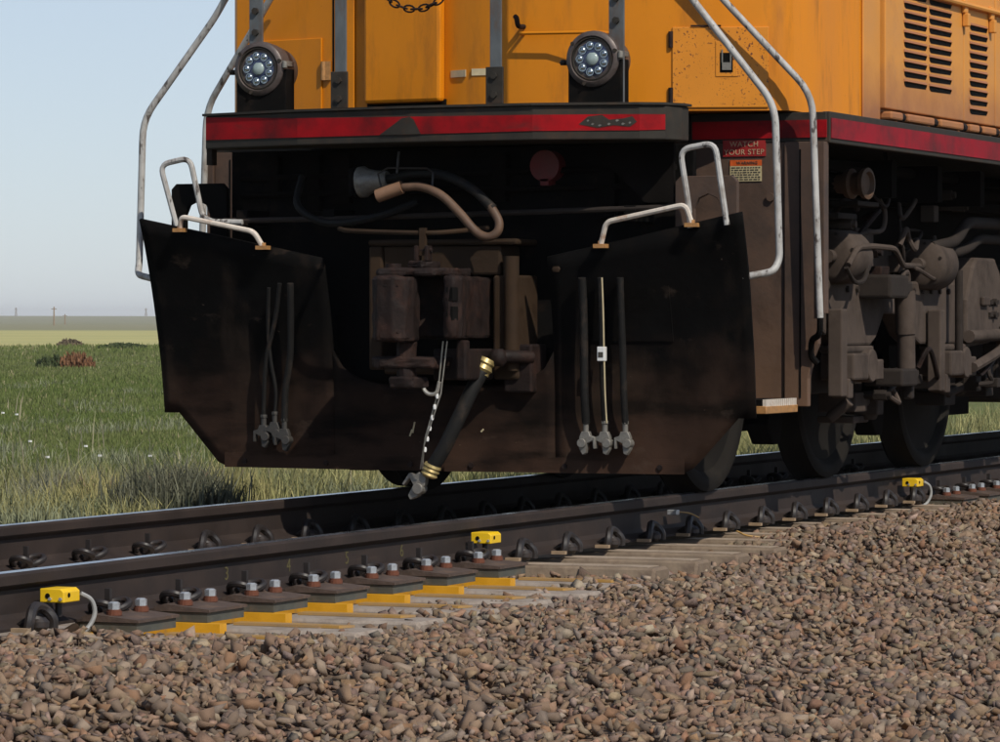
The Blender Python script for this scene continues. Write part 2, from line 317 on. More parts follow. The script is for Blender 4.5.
def ground_material():
    m = bpy.data.materials.new('prairie_ground'); m.use_nodes = True; t = m.node_tree; N = t.nodes; L = t.links; b = N['Principled BSDF']
    b.inputs['Roughness'].default_value = 1; b.inputs['Specular IOR Level'].default_value = 0.1
    g = N.new('ShaderNodeNewGeometry'); sx = N.new('ShaderNodeSeparateXYZ'); L.new(g.outputs['Position'], sx.inputs[0])
    def math_(op, a, bb, c=None):
        x = N.new('ShaderNodeMath'); x.operation = op
        for k, v in enumerate((a, bb, c)):
            if v is None: continue
            if isinstance(v, (int, float)): x.inputs[k].default_value = v
            else: L.new(v, x.inputs[k])
        return x.outputs[0]
    def noise(scale, det=5, sx_=1, sy_=1):
        mp = N.new('ShaderNodeMapping'); L.new(g.outputs['Position'], mp.inputs[0]); mp.inputs['Scale'].default_value = (sx_, sy_, 1)
        n = N.new('ShaderNodeTexNoise'); n.inputs['Scale'].default_value = scale; n.inputs['Detail'].default_value = det; L.new(mp.outputs[0], n.inputs[0]); return n.outputs['Fac']
    def ramp(f, a, bb):
        x = N.new('ShaderNodeMapRange'); L.new(f, x.inputs[0]); x.inputs[1].default_value = a; x.inputs[2].default_value = bb; return x.outputs[0]
    def mix(f, a, bb):
        x = N.new('ShaderNodeMix'); x.data_type = 'RGBA'
        for v, k in ((f, 0), (a, 6), (bb, 7)):
            if isinstance(v, tuple): x.inputs[k].default_value = (*v, 1)
            else: L.new(v, x.inputs[k])
        return x.outputs[2]
    d = math_('ADD', math_('MULTIPLY', sx.outputs[0], float(VIEW[0])), math_('MULTIPLY', sx.outputs[1], float(VIEW[1])))
    dn = math_('ADD', d, math_('MULTIPLY', noise(.02, 4), 90.0))
    green = mix(ramp(noise(.35), .35, .7), (0.098, 0.120, 0.034), (0.128, 0.140, 0.052))
    green = mix(ramp(noise(.045), .45, .7), green, (0.10, 0.10, 0.045))
    pale = mix(ramp(noise(.03, 5), .3, .7), (0.47, 0.42, 0.18), (0.36, 0.35, 0.15))
    sage = mix(ramp(noise(.004, 5), .3, .7), (0.22, 0.225, 0.135), (0.26, 0.24, 0.15))
    c = mix(ramp(dn, 200, 222), green, pale); c = mix(ramp(dn, 470, 540), c, sage)
    soil = mix(ramp(noise(6), .3, .7), (0.15, 0.105, 0.075), (0.09, 0.066, 0.05))
    ax = math_('ABSOLUTE', math_('SUBTRACT', sx.outputs[0], 3.0), 0)
    c = mix(ramp(math_('ADD', ax, math_('MULTIPLY', noise(2), 1.4)), 7.3, 6.5), c, soil)
    L.new(c, b.inputs['Base Color']); return m
o = link('ground', np_mesh('ground', V, F, [ground_material()])); o.data.shade_smooth(); tag(o, None, kind='structure')

# ------------------------------------------------------------------ track: rails
prof = [(-.076, -.186), (.076, -.186), (.076, -.176), (.022, -.156), (.0095, -.138), (.0085, -.060), (.030, -.047), (.037, -.040), (.037, -.010), (.033, -.003)]
prof = prof[:2] + prof[2:] + [(.027, 0), (-.027, 0)] + [(-x, z) for x, z in reversed(prof[2:])]
def rail(x, label):
    ys = [-16] + list(np.arange(-15, 46, 1.0)) + [60, 90, 140, 220]
    n = len(prof); v = [(x + p[0], y, p[1]) for y in ys for p in prof]; f = []; mi = []
    for k in range(len(ys) - 1):
        for q in range(n):
            f.append((k * n + q, k * n + (q + 1) % n, (k + 1) * n + (q + 1) % n, (k + 1) * n + q)); mi.append(1 if q == 10 else 0)
    b = MB(); b.add(v, f); o = b.build('rail', 'rail'); o.data.materials.append(M['rail_top'])
    for k, pl in enumerate(o.data.polygons): pl.material_index = mi[k]
    tag(o, label, 'rail', 'running rails'); return o
near = rail(.755, 'nearer rusty steel rail carrying the yellow boxes in front of the ballast')
far = rail(-.755, 'farther rusty steel rail with a shiny head in front of the grass')

# ------------------------------------------------------------------ sleepers and fastenings
def clip_mesh():
    b = MB()
    for s in (-1, 1):
        pts = [(0.015, s * .012, .005), (.05, s * .03, .02), (.06, s * .065, .035), (.035, s * .085, .045), (-.005, s * .075, .04), (-.025, s * .045, .02), (-.03, s * .02, .012)]
        b.tube(smooth_path(pts, 4), .0125, 8)
    b.box(.0, .04, -.014, .014, -.005, .04); b.box(.005, .025, -.008, .008, .04, .088)
    return b.mesh('spring_clip', 'clip', True)
def hoop_mesh():
    b = MB(); pts = [(.03, -.07, -.005), (.035, -.068, .028), (.03, -.045, .058), (.02, 0, .070), (.025, .045, .058), (.045, .062, .028), (.045, .065, -.005)]
    b.tube(smooth_path(pts, 4), .0175, 8)
    pts = [(-.03, -.02, .005), (.0, -.03, .02), (.03, -.015, .028), (.05, .01, .012)]
    b.tube(smooth_path(pts, 4), .015, 8); b.ball((.03, 0, .012), .036, 10, (1, 1, .8))
    return b.mesh('spring_clip', 'clip', True)
CLIP, HOOP = clip_mesh(), hoop_mesh()
INS = MB().box(-.01, .055, -.108, -.086, -.004, .010).mesh('insulator', 'insul')
BOLT = MB().cyl((0, 0, .014), (0, 0, .042), .021, n=6).cyl((0, 0, .042), (0, 0, .046), .019, .013, 6).mesh('hex_bolt', 'bolt')
WASH = MB().cyl((0, 0, 0), (0, 0, .014), .027, n=14).cyl((0, 0, .012), (0, 0, .02), .023, n=14).mesh('washer', 'rust_washer')
SMALLB = MB().cyl((0, 0, 0), (0, 0, .014), .009, n=6).mesh('small_bolt', 'bolt')
def tie_mesh(m, top, dx, hw=.105):
    pr = [(-.15, top - .22), (.15, top - .22), (hw + .012, top - .01), (hw, top), (-hw, top), (-hw - .012, top - .01)]
    b = MB(); xs = [-1.30 + dx, -.95, -.35, .35, .95, 1.30 + dx - .012, 1.30 + dx]
    n = len(pr); sag = [0, 0, .03, .03, 0, 0, .012]
    v = [(x, p[0] * (1 if k < 6 else .95), p[1] - (sag[k] if p[1] > top - .1 else 0)) for k, x in enumerate(xs) for p in pr]
    f = [(k * n + q, k * n + (q + 1) % n, (k + 1) * n + (q + 1) % n, (k + 1) * n + q) for k in range(len(xs) - 1) for q in range(n)]
    f += [tuple(range(n - 1, -1, -1)), tuple(range((len(xs) - 1) * n, len(xs) * n))]
    return b.add(v, f).mesh('sleeper_body', m)
TOPA = MB().box(.86, 1.46, -.066, .066, -.2045, -.202).mesh('dusty_top_face', 'concrete_dust')
TIE_A, TIE_B = tie_mesh('concrete', -.205, 0.2, .072), tie_mesh('concrete_pale', -.242, 0.30)
PAD = MB().prism([(.80, -.221), (1.035, -.221), (1.035, -.188), (.80, -.188)], 1, -.14, .14).mesh('rubber_pad', 'pad')
PLATE = MB().prism([(.795, -.186), (1.045, -.186), (1.045, -.176), (.93, -.166), (.87, -.160), (.835, -.168)], 1, -.146, .146).mesh('tie_plate', 'plate_rust')
UPR = MB().box(.80, 1.10, -.172, -.120, -.292, -.2225).mesh('yellow_bracket', 'yellow_steel')
FLG = MB().prism([(.82, -.225), (1.30, -.225), (1.34, -.173), (.82, -.173)], 2, -.288, -.277).mesh('yellow_flange', 'tan_yellow')
FLG2 = MB().prism([(1.05, .03), (1.46, .03), (1.49, .095), (1.05, .095)], 2, -.241, -.232).mesh('yellow_flange', 'tan_yellow')
ORD = ['first', 'second', 'third', 'fourth', 'fifth', 'sixth', 'seventh', 'eighth', 'ninth', 'tenth', 'eleventh', 'twelfth', 'thirteenth', 'fourteenth', 'fifteenth', 'sixteenth']
tieY = []
for k in range(-2, 27):
    y = -1.58 + .512 * (k - 7) - (.006 if k < 7 else 0)
    tieY.append((k, y))
def sleeper(k, y):
    instr = 1 <= k <= 7 or k >= 20
    if instr:
        if k <= 7: lab = f'pale sleeper with yellow bracket, {ORD[k-1]} right of the leftmost yellow box'
        else: lab = f'bolted pale concrete sleeper, {ORD[k-20]} to the right of the rightmost yellow box'
    elif k < 1: lab = ('concrete sleeper mostly buried in ballast under the leftmost yellow box' if k == 0 else f'buried concrete sleeper, {ORD[-k-1]} to the left of the leftmost yellow box')
    else: lab = f'plain tan concrete sleeper with hoop clip, {ORD[k-8]} to the right of the middle yellow box'
    t = tag(empty('railway_sleeper', (0, y, 0)), lab, 'sleeper', 'concrete sleepers under the rails')
    link('sleeper_body', TIE_B if instr else TIE_A, t)
    if not instr: link('dusty_top_face', TOPA, t)
    for side in (1, -1):
        rz = 0 if side == 1 else math.pi
        if instr:
            link('rubber_pad', PAD, t, rot=(0, 0, rz)); link('tie_plate', PLATE, t, rot=(0, 0, rz))
            link('spring_clip', CLIP, t, (side * .835, 0, -.172), (0, 0, rz))
            if side == -1: link('spring_clip', CLIP, t, (-.675, 0, -.172), (0, 0, 0))
            for dy in (-.095, .095):
                w = link('washer', WASH, t, (side * .925, dy, -.166)); link('hex_bolt', BOLT, w)
        else:
            link('insulator', INS, t, (side * .84, 0, -.185), (0, 0, rz))
            link('spring_clip', HOOP, t, (side * .845, 0, -.18), (0, 0, rz))
            if side == -1:
                link('spring_clip', HOOP, t, (-.665, 0, -.18)); link('insulator', INS, t, (-.67, 0, -.185))
    if instr:
        link('yellow_bracket', UPR, t); q = link('yellow_flange', FLG, t); link('yellow_flange', FLG2, t)
        for x in (.90, 1.04, 1.18): link('small_bolt', SMALLB, q, (x, -.195, -.277))
for k, y in tieY: sleeper(k, y)
# chalk numbers on the nearer rail's web
for n, k in zip('3456', (3, 4, 5, 6)):
    text(n, .07, 'chalk_number', 'chalk', near, (.7645, tieY[k + 2][1] + .02, -.10), (R(90), 0, R(90)))

# yellow boxes clamped to the rail
def yellow_box(y, z, lab, cable):
    t = tag(empty('sensor_box', (.84, y, z)), lab, 'sensor box', 'yellow boxes on the nearer rail')
    b = MB().prism([(-.04, 0), (.05, 0), (.05, .036), (.037, .046), (-.04, .046)], 1, -.055, .055).build('box_body', 'yellow_box', t, bevel=.003)
    MB().cyl((.0505, -.02, .024), (.052, -.02, .024), .008, n=12).build('knockout_hole', 'black', t, True)
    MB().cyl((-.01, -.0555, .022), (-.01, -.057, .022), .009, n=12).build('knockout_hole', 'black', t, True)
    for q in (.0, .04): MB().cyl((q, -.056, .012), (q, -.062, .012), .006, n=6).build('screw', 'bolt', t)
    MB().cyl((-.0, 0, 0), (-.0, 0, -.05), .012, n=10).build('mounting_stem', 'clip', t, True)
    if cable:
        MB().tube(smooth_path([(.05, .06, .025), (.075, .09, .0), (.08, .10, -.05), (.06, .07, -.10), (.03, .0, -.11)], 6), .008, 8).build('conduit', 'conduit', t, True)
        MB().tube([(.04, -.05, -.11), (.03, .06, -.09)], .016, 10).build('conduit_fitting', 'tan', t, True)
yellow_box(-4.98, -.107, 'yellow steel box with grey conduit, leftmost of the three on the rail', True)
yellow_box(tieY[9][1] + .17, -.10, 'yellow steel box on a stem, middle one of the three on the rail', False)
yellow_box(tieY[21][1] + .03, -.10, 'small yellow steel box with conduit, rightmost of the three on the rail', True)
tag(MB().tube(smooth_path([(1.0, 1.25, -.18), (1.05, 1.35, -.21), (1.3, 1.5, -.23), (1.5, 1.62, -.24)], 6), .005, 6).build('wire', 'tan_yellow'), 'thin yellow wire lying from the rail onto the ballast', 'wire')
wd = tag(MB().box(.79, .84, .86, .90, -.09, -.065).build('cable_clamp', 'bolt', bevel=.004), 'small silver clamp with a yellow lead on the rail web', 'clamp')
MB().tube(smooth_path([(.83, .9, -.075), (.86, .98, -.085), (.87, 1.08, -.11)], 5), .004, 6).build('lead', 'tan_yellow', wd, True)

# ------------------------------------------------------------------ ballast stones
def stone_variants(n=16):
    """crushed rock: convex hulls of a few points on a lopsided block, brought to one vertex count by repeating the last vertex"""
    out = []
    for _ in range(n):
        bm = bmesh.new(); ax = np.array([1.15, .82, .56]) * RNG.uniform(.72, 1.3, 3)
        corners = np.array([[a, b_, c_] for a in (-1, 1) for b_ in (-1, 1) for c_ in (-1, 1)], float) * .72
        corners += RNG.uniform(-.46, .46, corners.shape)
        keep = RNG.permutation(8)[:RNG.integers(6, 9)]
        for u in corners[keep]: bm.verts.new(u * ax)
        bmesh.ops.convex_hull(bm, input=bm.verts); bmesh.ops.triangulate(bm, faces=bm.faces)
        bmesh.ops.delete(bm, geom=[v for v in bm.verts if not v.link_faces], context='VERTS'); bm.verts.index_update()
        out.append((np.array([v.co[:] for v in bm.verts]), np.array([[v.index for v in f.verts] for f in bm.faces]))); bm.free()
    return out
SV = stone_variants()
PAL = np.array([[.30, .19, .115], [.23, .15, .10], [.17, .125, .095], [.27, .18, .12], [.34, .23, .15], [.12, .095, .078], [.20, .165, .14], [.30, .155, .08], [.40, .31, .23], [.22, .135, .09]]) * .92
PAL = (PAL * .58 + PAL.mean(0) * .42) * np.array([.90, .915, .92])
def rotmats(n):
    q = RNG.normal(size=(n, 4)); q[:, 1:3] *= .62; q /= np.linalg.norm(q, axis=1)[:, None]; w, x, y, z = q.T
    return np.stack([np.stack([1 - 2 * (y * y + z * z), 2 * (x * y - z * w), 2 * (x * z + y * w)], 1),
                     np.stack([2 * (x * y + z * w), 1 - 2 * (x * x + z * z), 2 * (y * z - x * w)], 1),
                     np.stack([2 * (x * z - y * w), 2 * (y * z + x * w), 1 - 2 * (x * x + y * y)], 1)], 1)
def cam_px(x, y):
    ca, sa = math.cos(YAW), math.sin(YAW); a, b = x - CAM.x, y - CAM.y
    D = -a * sa + b * ca; return 500 + 3890 * (a * ca + b * sa) / np.maximum(D, .1), D
pts = []
def scatter(n, x0, x1, y0, y1):
    return np.stack([RNG.uniform(x0, x1, n), RNG.uniform(y0, y1, n)], 1)
C = np.vstack([scatter(132000, .82, 6.2, -10.5, 16), scatter(6000, .82, 2.2, 6, 30), scatter(9000, -2.8, .72, -9, 6)])
far_mask = RNG.uniform(size=len(C)) < np.clip(1.3 - C[:, 1] / 26, .3, 1); C = C[far_mask]
sz = np.clip(RNG.lognormal(math.log(.0180), .32, len(C)), .008, .030)
z = ballast_h(C[:, 0], C[:, 1]) + RNG.uniform(-.026, .008, len(C))
# keep clear of sleeper tops, brackets and rails
ok = np.ones(len(C), bool)
for k, y in tieY:
    instr = 1 <= k <= 7 or k >= 20
    top = -.242 if instr else -.205
    on = (np.abs(C[:, 1] - y) < (.155 if instr else .115) + sz * .3) & (np.abs(C[:, 0]) < (1.66 if instr else 1.5)) & (z + sz * .75 > top - .02)
    endz = (np.abs(C[:, 0]) > (1.34 if instr else 1.16)) | ((C[:, 0] > .9) & ((k <= 0) | (y > 1.5)) & (not instr))
    on &= ~(endz & (RNG.uniform(size=len(C)) < (.97 if k <= 0 else ((.70 + .2 * (y > 1))))))
    if instr: on |= (C[:, 1] < y) & (C[:, 1] > y - .23) & (C[:, 0] > .8) & (C[:, 0] < 1.40) & (z + sz > -.285)
    ok &= ~on
ok &= ~((np.abs(np.abs(C[:, 0]) - .755) < .10) & (z + sz > -.19))
C, sz, z = C[ok], sz[ok], z[ok]; n = len(C)
Rm = rotmats(n); vi = RNG.integers(0, len(SV), n); ci = RNG.integers(0, len(PAL), n)
colr = PAL[ci] * RNG.uniform(.72, 1.22, (n, 1)) * RNG.uniform(.94, 1.06, (n, 3))
M['stone'] = mat('crushed_stone', (.2, .15, .12), .92, var=.22, scale=60, attr='col', bump=.25, bscale=160, spec=.25)
pxs, dep = cam_px(C[:, 0], C[:, 1]); vis = (pxs > 0) & (pxs < 1000)
low = (z - .83) / -np.maximum(dep, .1) * 3890 + 320
vis &= (low < 735)
rank = np.argsort(np.where(vis, dep / sz, 1e9))[:300]
big = np.zeros(n, bool); big[rank] = True
def stones(mask):
    Va, Fa, Ca, o = [], [], [], 0
    for q, (sv, st) in enumerate(SV):
        k = mask & (vi == q); m = len(sv)
        Vv = np.einsum('nij,kj->nki', Rm[k], sv) * sz[k][:, None, None]; Vv[:, :, 2] *= .85
        Vv += np.stack([C[k, 0], C[k, 1], z[k]], 1)[:, None, :]
        nn = len(Vv); Fa.append((st[None] + (np.arange(nn) * m)[:, None, None]).reshape(-1, 3) + o); o += nn * m
        Va.append(Vv.reshape(-1, 3)); Ca.append(np.repeat(colr[k], m, 0))
    return np.vstack(Va), np.vstack(Fa), np.vstack(Ca)
Vv, F, cc = stones(~big)
bal = link('ballast_bed', np_mesh('ballast_bed', Vv, F, [M['stone']], cc)); tag(bal, 'bed of crushed brown and grey stone ballast along the track', kind='stuff')
smeshes = {}
for q in np.nonzero(big)[0]:
    key = (int(vi[q]), int(ci[q]))
    if key not in smeshes: smeshes[key] = np_mesh('stone', *SV[key[0]], [M['stone']], np.repeat(PAL[key[1]][None], len(SV[key[0]][0]), 0))
    o = link('stone', smeshes[key], bal, (C[q, 0], C[q, 1], z[q])); o.rotation_euler = Matrix(Rm[q].tolist()).to_euler(); o.scale = (sz[q],) * 3

# ------------------------------------------------------------------ grass
def grass(name, P, h, w, cols, lean=.35, blades=3, kind='stuff', label=None):
    """each position gets a few bent two-segment blades"""
    n = len(P); P = np.repeat(P, blades, 0); h = np.repeat(h, blades) * RNG.uniform(.55, 1.15, n * blades); w = np.repeat(w, blades)
    cols = np.repeat(cols, blades, 0) * RNG.uniform(.75, 1.25, (n * blades, 1)); n *= blades
    P = P + np.stack([RNG.normal(size=n) * h * .35, RNG.normal(size=n) * h * .35, np.zeros(n)], 1)
    a = RNG.uniform(0, 2 * math.pi, n); L = RNG.uniform(.05, lean, n) * h
    dx, dy = np.cos(a), np.sin(a); b = RNG.uniform(0, 2 * math.pi, n); wx, wy = np.cos(b) * w / 2, np.sin(b) * w / 2
    zeros = np.zeros(n)
    v0 = P + np.stack([wx, wy, zeros - .02], 1); v1 = P + np.stack([-wx, -wy, zeros - .02], 1)
    m = P + np.stack([dx * L * .35, dy * L * .35, h * .6], 1)
    v2 = m + np.stack([-wx * .8, -wy * .8, zeros], 1); v3 = m + np.stack([wx * .8, wy * .8, zeros], 1)
    v4 = P + np.stack([dx * L, dy * L, h], 1)
    V = np.stack([v0, v1, v2, v3, v4], 1).reshape(-1, 3); q = (np.arange(n) * 5)[:, None]
    F = np.vstack([q + [0, 1, 2], q + [0, 2, 3], q + [3, 2, 4]])
    return np_mesh(name, V, F, [M['blade']], np.repeat(cols, 5, 0))
M['blade'] = mat('grass_blade', (.07, .1, .03), .8, var=.1, scale=20, attr='col', spec=.2)
def field_pts(n, pmin, pmax, dmin, dmax):
    """positions over the plain left of the track, thinner with distance"""
    u = RNG.uniform(pmin, pmax, n); t = RNG.uniform(0, 1, n); d = 1 / (1 / dmin + (1 / dmax - 1 / dmin) * t)
    ca, sa = math.cos(YAW), math.sin(YAW); uu = (u - 500) / 3890
    x = CAM.x + d * (-sa + uu * ca); y = CAM.y + d * (ca + uu * sa); return x, y, d
x, y, d = field_pts(170000, -220, 480, 20, 182); k = (x < -3.4); x, y, d = x[k], y[k], d[k]
P = np.stack([x, y, ground_h(x, y)], 1)
mixf = np.clip(.5 + .5 * np.sin(x * .23 + 1.3 * np.sin(y * .11)) * np.sin(y * .17) + RNG.normal(size=len(x)) * .3, 0, 1)[:, None]
cg = np.array([.102, .136, .036]) * (1 - mixf) + np.array([.136, .156, .055]) * mixf
dry = (RNG.uniform(size=len(x)) < .035)[:, None]; cg = np.where(dry, np.array([.32, .28, .16]), cg)
hh = np.clip(.035 + .0008 * d, .05, .2) * RNG.uniform(.7, 1.3, len(x)); ww = .0035 + .00019 * d
o = link('grass', grass('grass', P, hh, ww, cg)); tag(o, 'green prairie grass covering the flat land left of the track', kind='stuff')
cx_, cy_, cd2 = field_pts(66, -180, 460, 23, 29); kk = (cx_ < -4.4) & (cx_ > -7.5); cx_, cy_ = cx_[kk], cy_[kk]
x = np.concatenate([RNG.normal(a, .17, 34) for a in cx_]); y = np.concatenate([RNG.normal(a, .17, 34) for a in cy_]); side = np.zeros(len(x))
x2, y2, d2 = field_pts(5600, 250, 1200, 26, 70); kk = (x2 < np.where(cam_px(x2, y2)[0] < 470, -4.6, -2.3)) & (x2 > -7.2); x, y = np.append(x, x2[kk]), np.append(y, y2[kk])
hue = np.append(np.repeat(RNG.uniform(0, .75, len(cx_)), 34), RNG.uniform(.3, 1, kk.sum()))[:, None]
P = np.stack([x, y, ground_h(x, y)], 1); n = len(x)
cd_ = (np.array([.17, .19, .085]) * (1 - hue) + np.array([.33, .30, .135]) * hue) * RNG.uniform(.75, 1.2, (n, 1))
hh = np.append(np.repeat(RNG.uniform(.10, .30, len(cx_)), 34), RNG.uniform(.12, .32, kk.sum())) * RNG.uniform(.7, 1.15, n)
o = link('dry_grass', grass('dry_grass', P, hh, np.full(n, .009), cd_, .75, 8)); tag(o, 'dry yellow weeds lining the far side of the track', kind='stuff')
x, y, d = field_pts(70, -120, 400, 27, 60); P = np.stack([x, y, ground_h(x, y)], 1)
o = link('dead_stalks', grass('dead_stalks', P, RNG.uniform(.2, .5, len(x)), np.full(len(x), .012), np.tile([.36, .32, .22], (len(x), 1)), .25, 1)); tag(o, 'thin pale dead stalks standing in the grass', kind='stuff')
x, y, d = field_pts(60, -120, 480, 30, 75); x = np.repeat(x, 26) + RNG.normal(0, .22, 60 * 26); y = np.repeat(y, 26) + RNG.normal(0, .3, 60 * 26); kk = x < -6; x, y = x[kk], y[kk]
P = np.stack([x, y, ground_h(x, y)], 1)
xs_, ys_, ds_ = field_pts(60, -60, 470, 23.5, 29.5); kk = (xs_ < -4.5) & (xs_ > -6.8); xs_, ys_ = xs_[kk], ys_[kk]
xs_ = np.repeat(xs_, 60); ys_ = np.repeat(ys_, 60); xs_ = xs_ + RNG.normal(0, .15, len(xs_)); ys_ = ys_ + RNG.normal(0, .15, len(ys_))
P = np.vstack([P, np.stack([xs_, ys_, ground_h(xs_, ys_)], 1)]); x = P[:, 0]
o = link('sage_tufts', grass('sage_tufts', P, RNG.uniform(.08, .2, len(x)), np.full(len(x), .012), np.array([.20, .215, .13]) * RNG.uniform(.7, 1.25, (len(x), 1)), .7, 4)); tag(o, 'pale grey-green low tufts scattered through the grass', kind='stuff')
# shrubs
def shrub(name, x, y, r, h, n, c0, c1, lab, cat='shrub', w=.02, lean=.5, leafy=False):
    a = RNG.uniform(0, 2 * math.pi, n); q = r * np.sqrt(RNG.uniform(0, 1, n)); px, py = x + q * np.cos(a), y + q * np.sin(a)
    z0 = ground_h(px, py); hh = h * (1 - .55 * (q / r) ** 2) * RNG.uniform(.7, 1.1, n)
    if leafy: z0 = z0 + RNG.uniform(0, .7, n) * hh; hh = hh * .45
    cols = np.array(c0)[None] + RNG.uniform(0, 1, (n, 1)) * (np.array(c1) - np.array(c0))[None]
    t = tag(empty(name, (x, y, 0)), lab, cat)
    me = grass('foliage', np.stack([px - x, py - y, z0], 1), hh, np.full(n, w), cols, lean, 5); link('foliage', me, t)
    b = MB()
    for _ in range(7):
        g = random.uniform(0, 6.28); zz = float(ground_h(np.array([x]), np.array([y]))[0])
        b.tube([(0, 0, zz - .02), (math.cos(g) * r * .3, math.sin(g) * r * .3, zz + h * .35), (math.cos(g) * r * .6, math.sin(g) * r * .6, zz + h * .7)], [.012 * h * 2, .008 * h * 2, .003], 5)
    b.build('stem', 'timber', t, True); return t
def at(px, D):
    u = (px - 500) / 3890; return CAM.x + D * (-math.sin(YAW) + u * math.cos(YAW)), CAM.y + D * (math.cos(YAW) + u * math.sin(YAW))
shrub('sagebrush', *at(176, 25.0), .34, .46, 520, (.075, .08, .052), (.17, .172, .12), 'dark grey-green sagebrush behind the far rail left of the plough', w=.012)
shrub('grass_clump', *at(222, 26.5), .26, .42, 260, (.22, .22, .09), (.40, .36, .17), 'yellow-green grass clump at the lower left corner of the plough', 'grass clump', .010)
shrub('grass_clump', *at(100, 26), .22, .36, 200, (.22, .22, .09), (.42, .37, .17), 'yellow grass clump behind the far rail, nearest the left edge', 'grass clump', .010)
shrub('sagebrush', *at(62, 26.5), .24, .36, 260, (.16, .165, .11), (.30, .29, .21), 'pale grey sagebrush between yellow clumps behind the far rail', w=.010)
shrub('dead_shrub', *at(76, 108), .5, .50, 500, (.13, .065, .035), (.24, .12, .06), 'reddish brown dead shrub out on the green field', w=.05, leafy=True)
shrub('juniper_bush', *at(51, 108), .42, .42, 420, (.035, .05, .02), (.08, .10, .04), 'dark green bush beside the reddish shrub on the field', 'bush', w=.05, leafy=True)
shrub('juniper_bush', *at(122, 172), 1.1, .26, 500, (.04, .06, .022), (.08, .10, .04), 'low dark bush at the far edge of the green field', 'bush', w=.07, leafy=True)
shrub('brown_bush', *at(70, 182), .6, .40, 400, (.10, .08, .05), (.17, .13, .09), 'brownish low bush on the skyline of the green field', 'bush', w=.07, leafy=True)
# pale flowers
x, y, d = field_pts(9, -10, 170, 27, 48); b = MB()
for q in range(len(x)):
    zz = float(ground_h(x[q:q + 1], y[q:q + 1])[0]); b.ball((x[q], y[q], zz + .12 + .0016 * d[q]), .012 + .0003 * d[q], 6, (1, 1, .7))
tag(b.build('wild_flowers', 'tag'), 'scattered white and yellow wild flowers in the grass', kind='stuff')
# far utility poles and pylons
def pole(px, D, h, lab):
    x, y = at(px, D); zz = float(ground_h(np.array([x]), np.array([y]))[0]); t = tag(empty('utility_pole', (x, y, zz)), lab, 'pole', 'poles far out on the plain')
    MB().cyl((0, 0, -.5), (0, 0, h), .22, .14, 8).build('pole_shaft', 'timber', t); MB().box(-.7, .7, -.06, .06, h - .6, h - .45).build('cross_arm', 'timber', t)
pole(54, 900, 4.4, 'tan utility pole in front of the far hills, taller of the near pair'); pole(65, 1100, 3.0, 'short utility pole far off beside the taller pole')
def pylon(px, D, h, lab):
    x, y = at(px, D); zz = float(ground_h(np.array([x]), np.array([y]))[0]); t = tag(empty('lattice_pylon', (x, y, zz)), lab, 'pylon', 'pylons on the skyline')
    b = MB()
    for sx in (-1, 1):
        for sy in (-1, 1): b.tube([(sx * h * .14, sy * h * .1, -1), (sx * h * .04, sy * h * .03, h * .7), (sx * h * .03, sy * .2, h)], .18, 4)
    for k in range(6):
        z0, z1 = h * k / 7, h * (k + 1) / 7; w0, w1 = h * (.14 - .1 * k / 7), h * (.14 - .1 * (k + 1) / 7); b.tube([(-w0, 0, z0), (w1, 0, z1)], .12, 4); b.tube([(w0, 0, z0), (-w1, 0, z1)], .12, 4)
    b.build('tower_frame', 'timber', t)
    for k in (.72, .86): MB().box(-h * .2, h * .2, -.2, .2, h * k, h * k + .35).build('cross_arm', 'timber', t)
pylon(16, 4200, 9, 'tiny lattice pylon on the skyline at the left edge'); pylon(146, 4200, 8.5, 'tiny lattice pylon on the skyline beside the plough')

# ------------------------------------------------------------------ air
hz = bpy.data.materials.new('haze_air'); hz.use_nodes = True; t = hz.node_tree
for n_ in list(t.nodes):
    if n_.type != 'OUTPUT_MATERIAL': t.nodes.remove(n_)
pv = t.nodes.new('ShaderNodeVolumePrincipled'); pv.inputs['Density'].default_value = 0.00012; pv.inputs['Color'].default_value = (.97, .975, 1, 1)
t.links.new(pv.outputs[0], [n_ for n_ in t.nodes if n_.type == 'OUTPUT_MATERIAL'][0].inputs['Volume'])
tag(MB().box(-7500, 7500, -7500, 7500, -3, 24).build('haze', hz), None, kind='stuff')

# ------------------------------------------------------------------ locomotive
loco = tag(empty('locomotive'), 'orange diesel locomotive with a black snow plough on its front', 'locomotive')
def part(b, name, m, parent=None, smooth=False, bevel=0, label=None, loc=None):
    o = b.build(name, m, parent or loco, smooth, bevel, loc)
    if label: o['label'] = label
    return o

# --- front platform beam, bowed forward
FB = [(-1.17, -.07), (-.60, -.25), (0, -.32), (.60, -.32), (1.06, -.19), (1.16, -.13), (1.20, -.03)]
beam = part(MB().prism(FB + [(1.20, .06), (-1.17, .06)], 2, 1.632, 1.785), 'platform_beam', 'steel_grey', bevel=.006)
off = lambda pl, d: [(x, y - d) for x, y in pl]
b = MB(); b.prism(off(FB[:-1], .014) + [(1.212, -.03), (1.212, .065), (-1.182, .065), (-1.182, -.08)], 2, 1.786, 1.797)
part(b, 'deck_lip', 'steel_grey', beam)
def ribbon(pl, zt, zb, d=.004):
    n = len(pl); v = []
    for (x, y), t, q in zip(pl, zt, zb): v += [(x, y - d, t), (x, y - d, q), (x, y + .002, t), (x, y + .002, q)]
    f = []
    for k in range(n - 1):
        a, c = 4 * k, 4 * k + 4; f += [(a, a + 1, c + 1, c), (a, c, c + 2, a + 2), (a + 1, a + 3, c + 3, c + 1)]
    return MB().add(v, f)
part(ribbon([(-1.165, -.0715)] + FB[1:6], [1.780, 1.757, 1.748, 1.744, 1.744, 1.744], [1.674, 1.668, 1.668, 1.672, 1.672, 1.676]), 'reflective_stripe', 'red', beam)
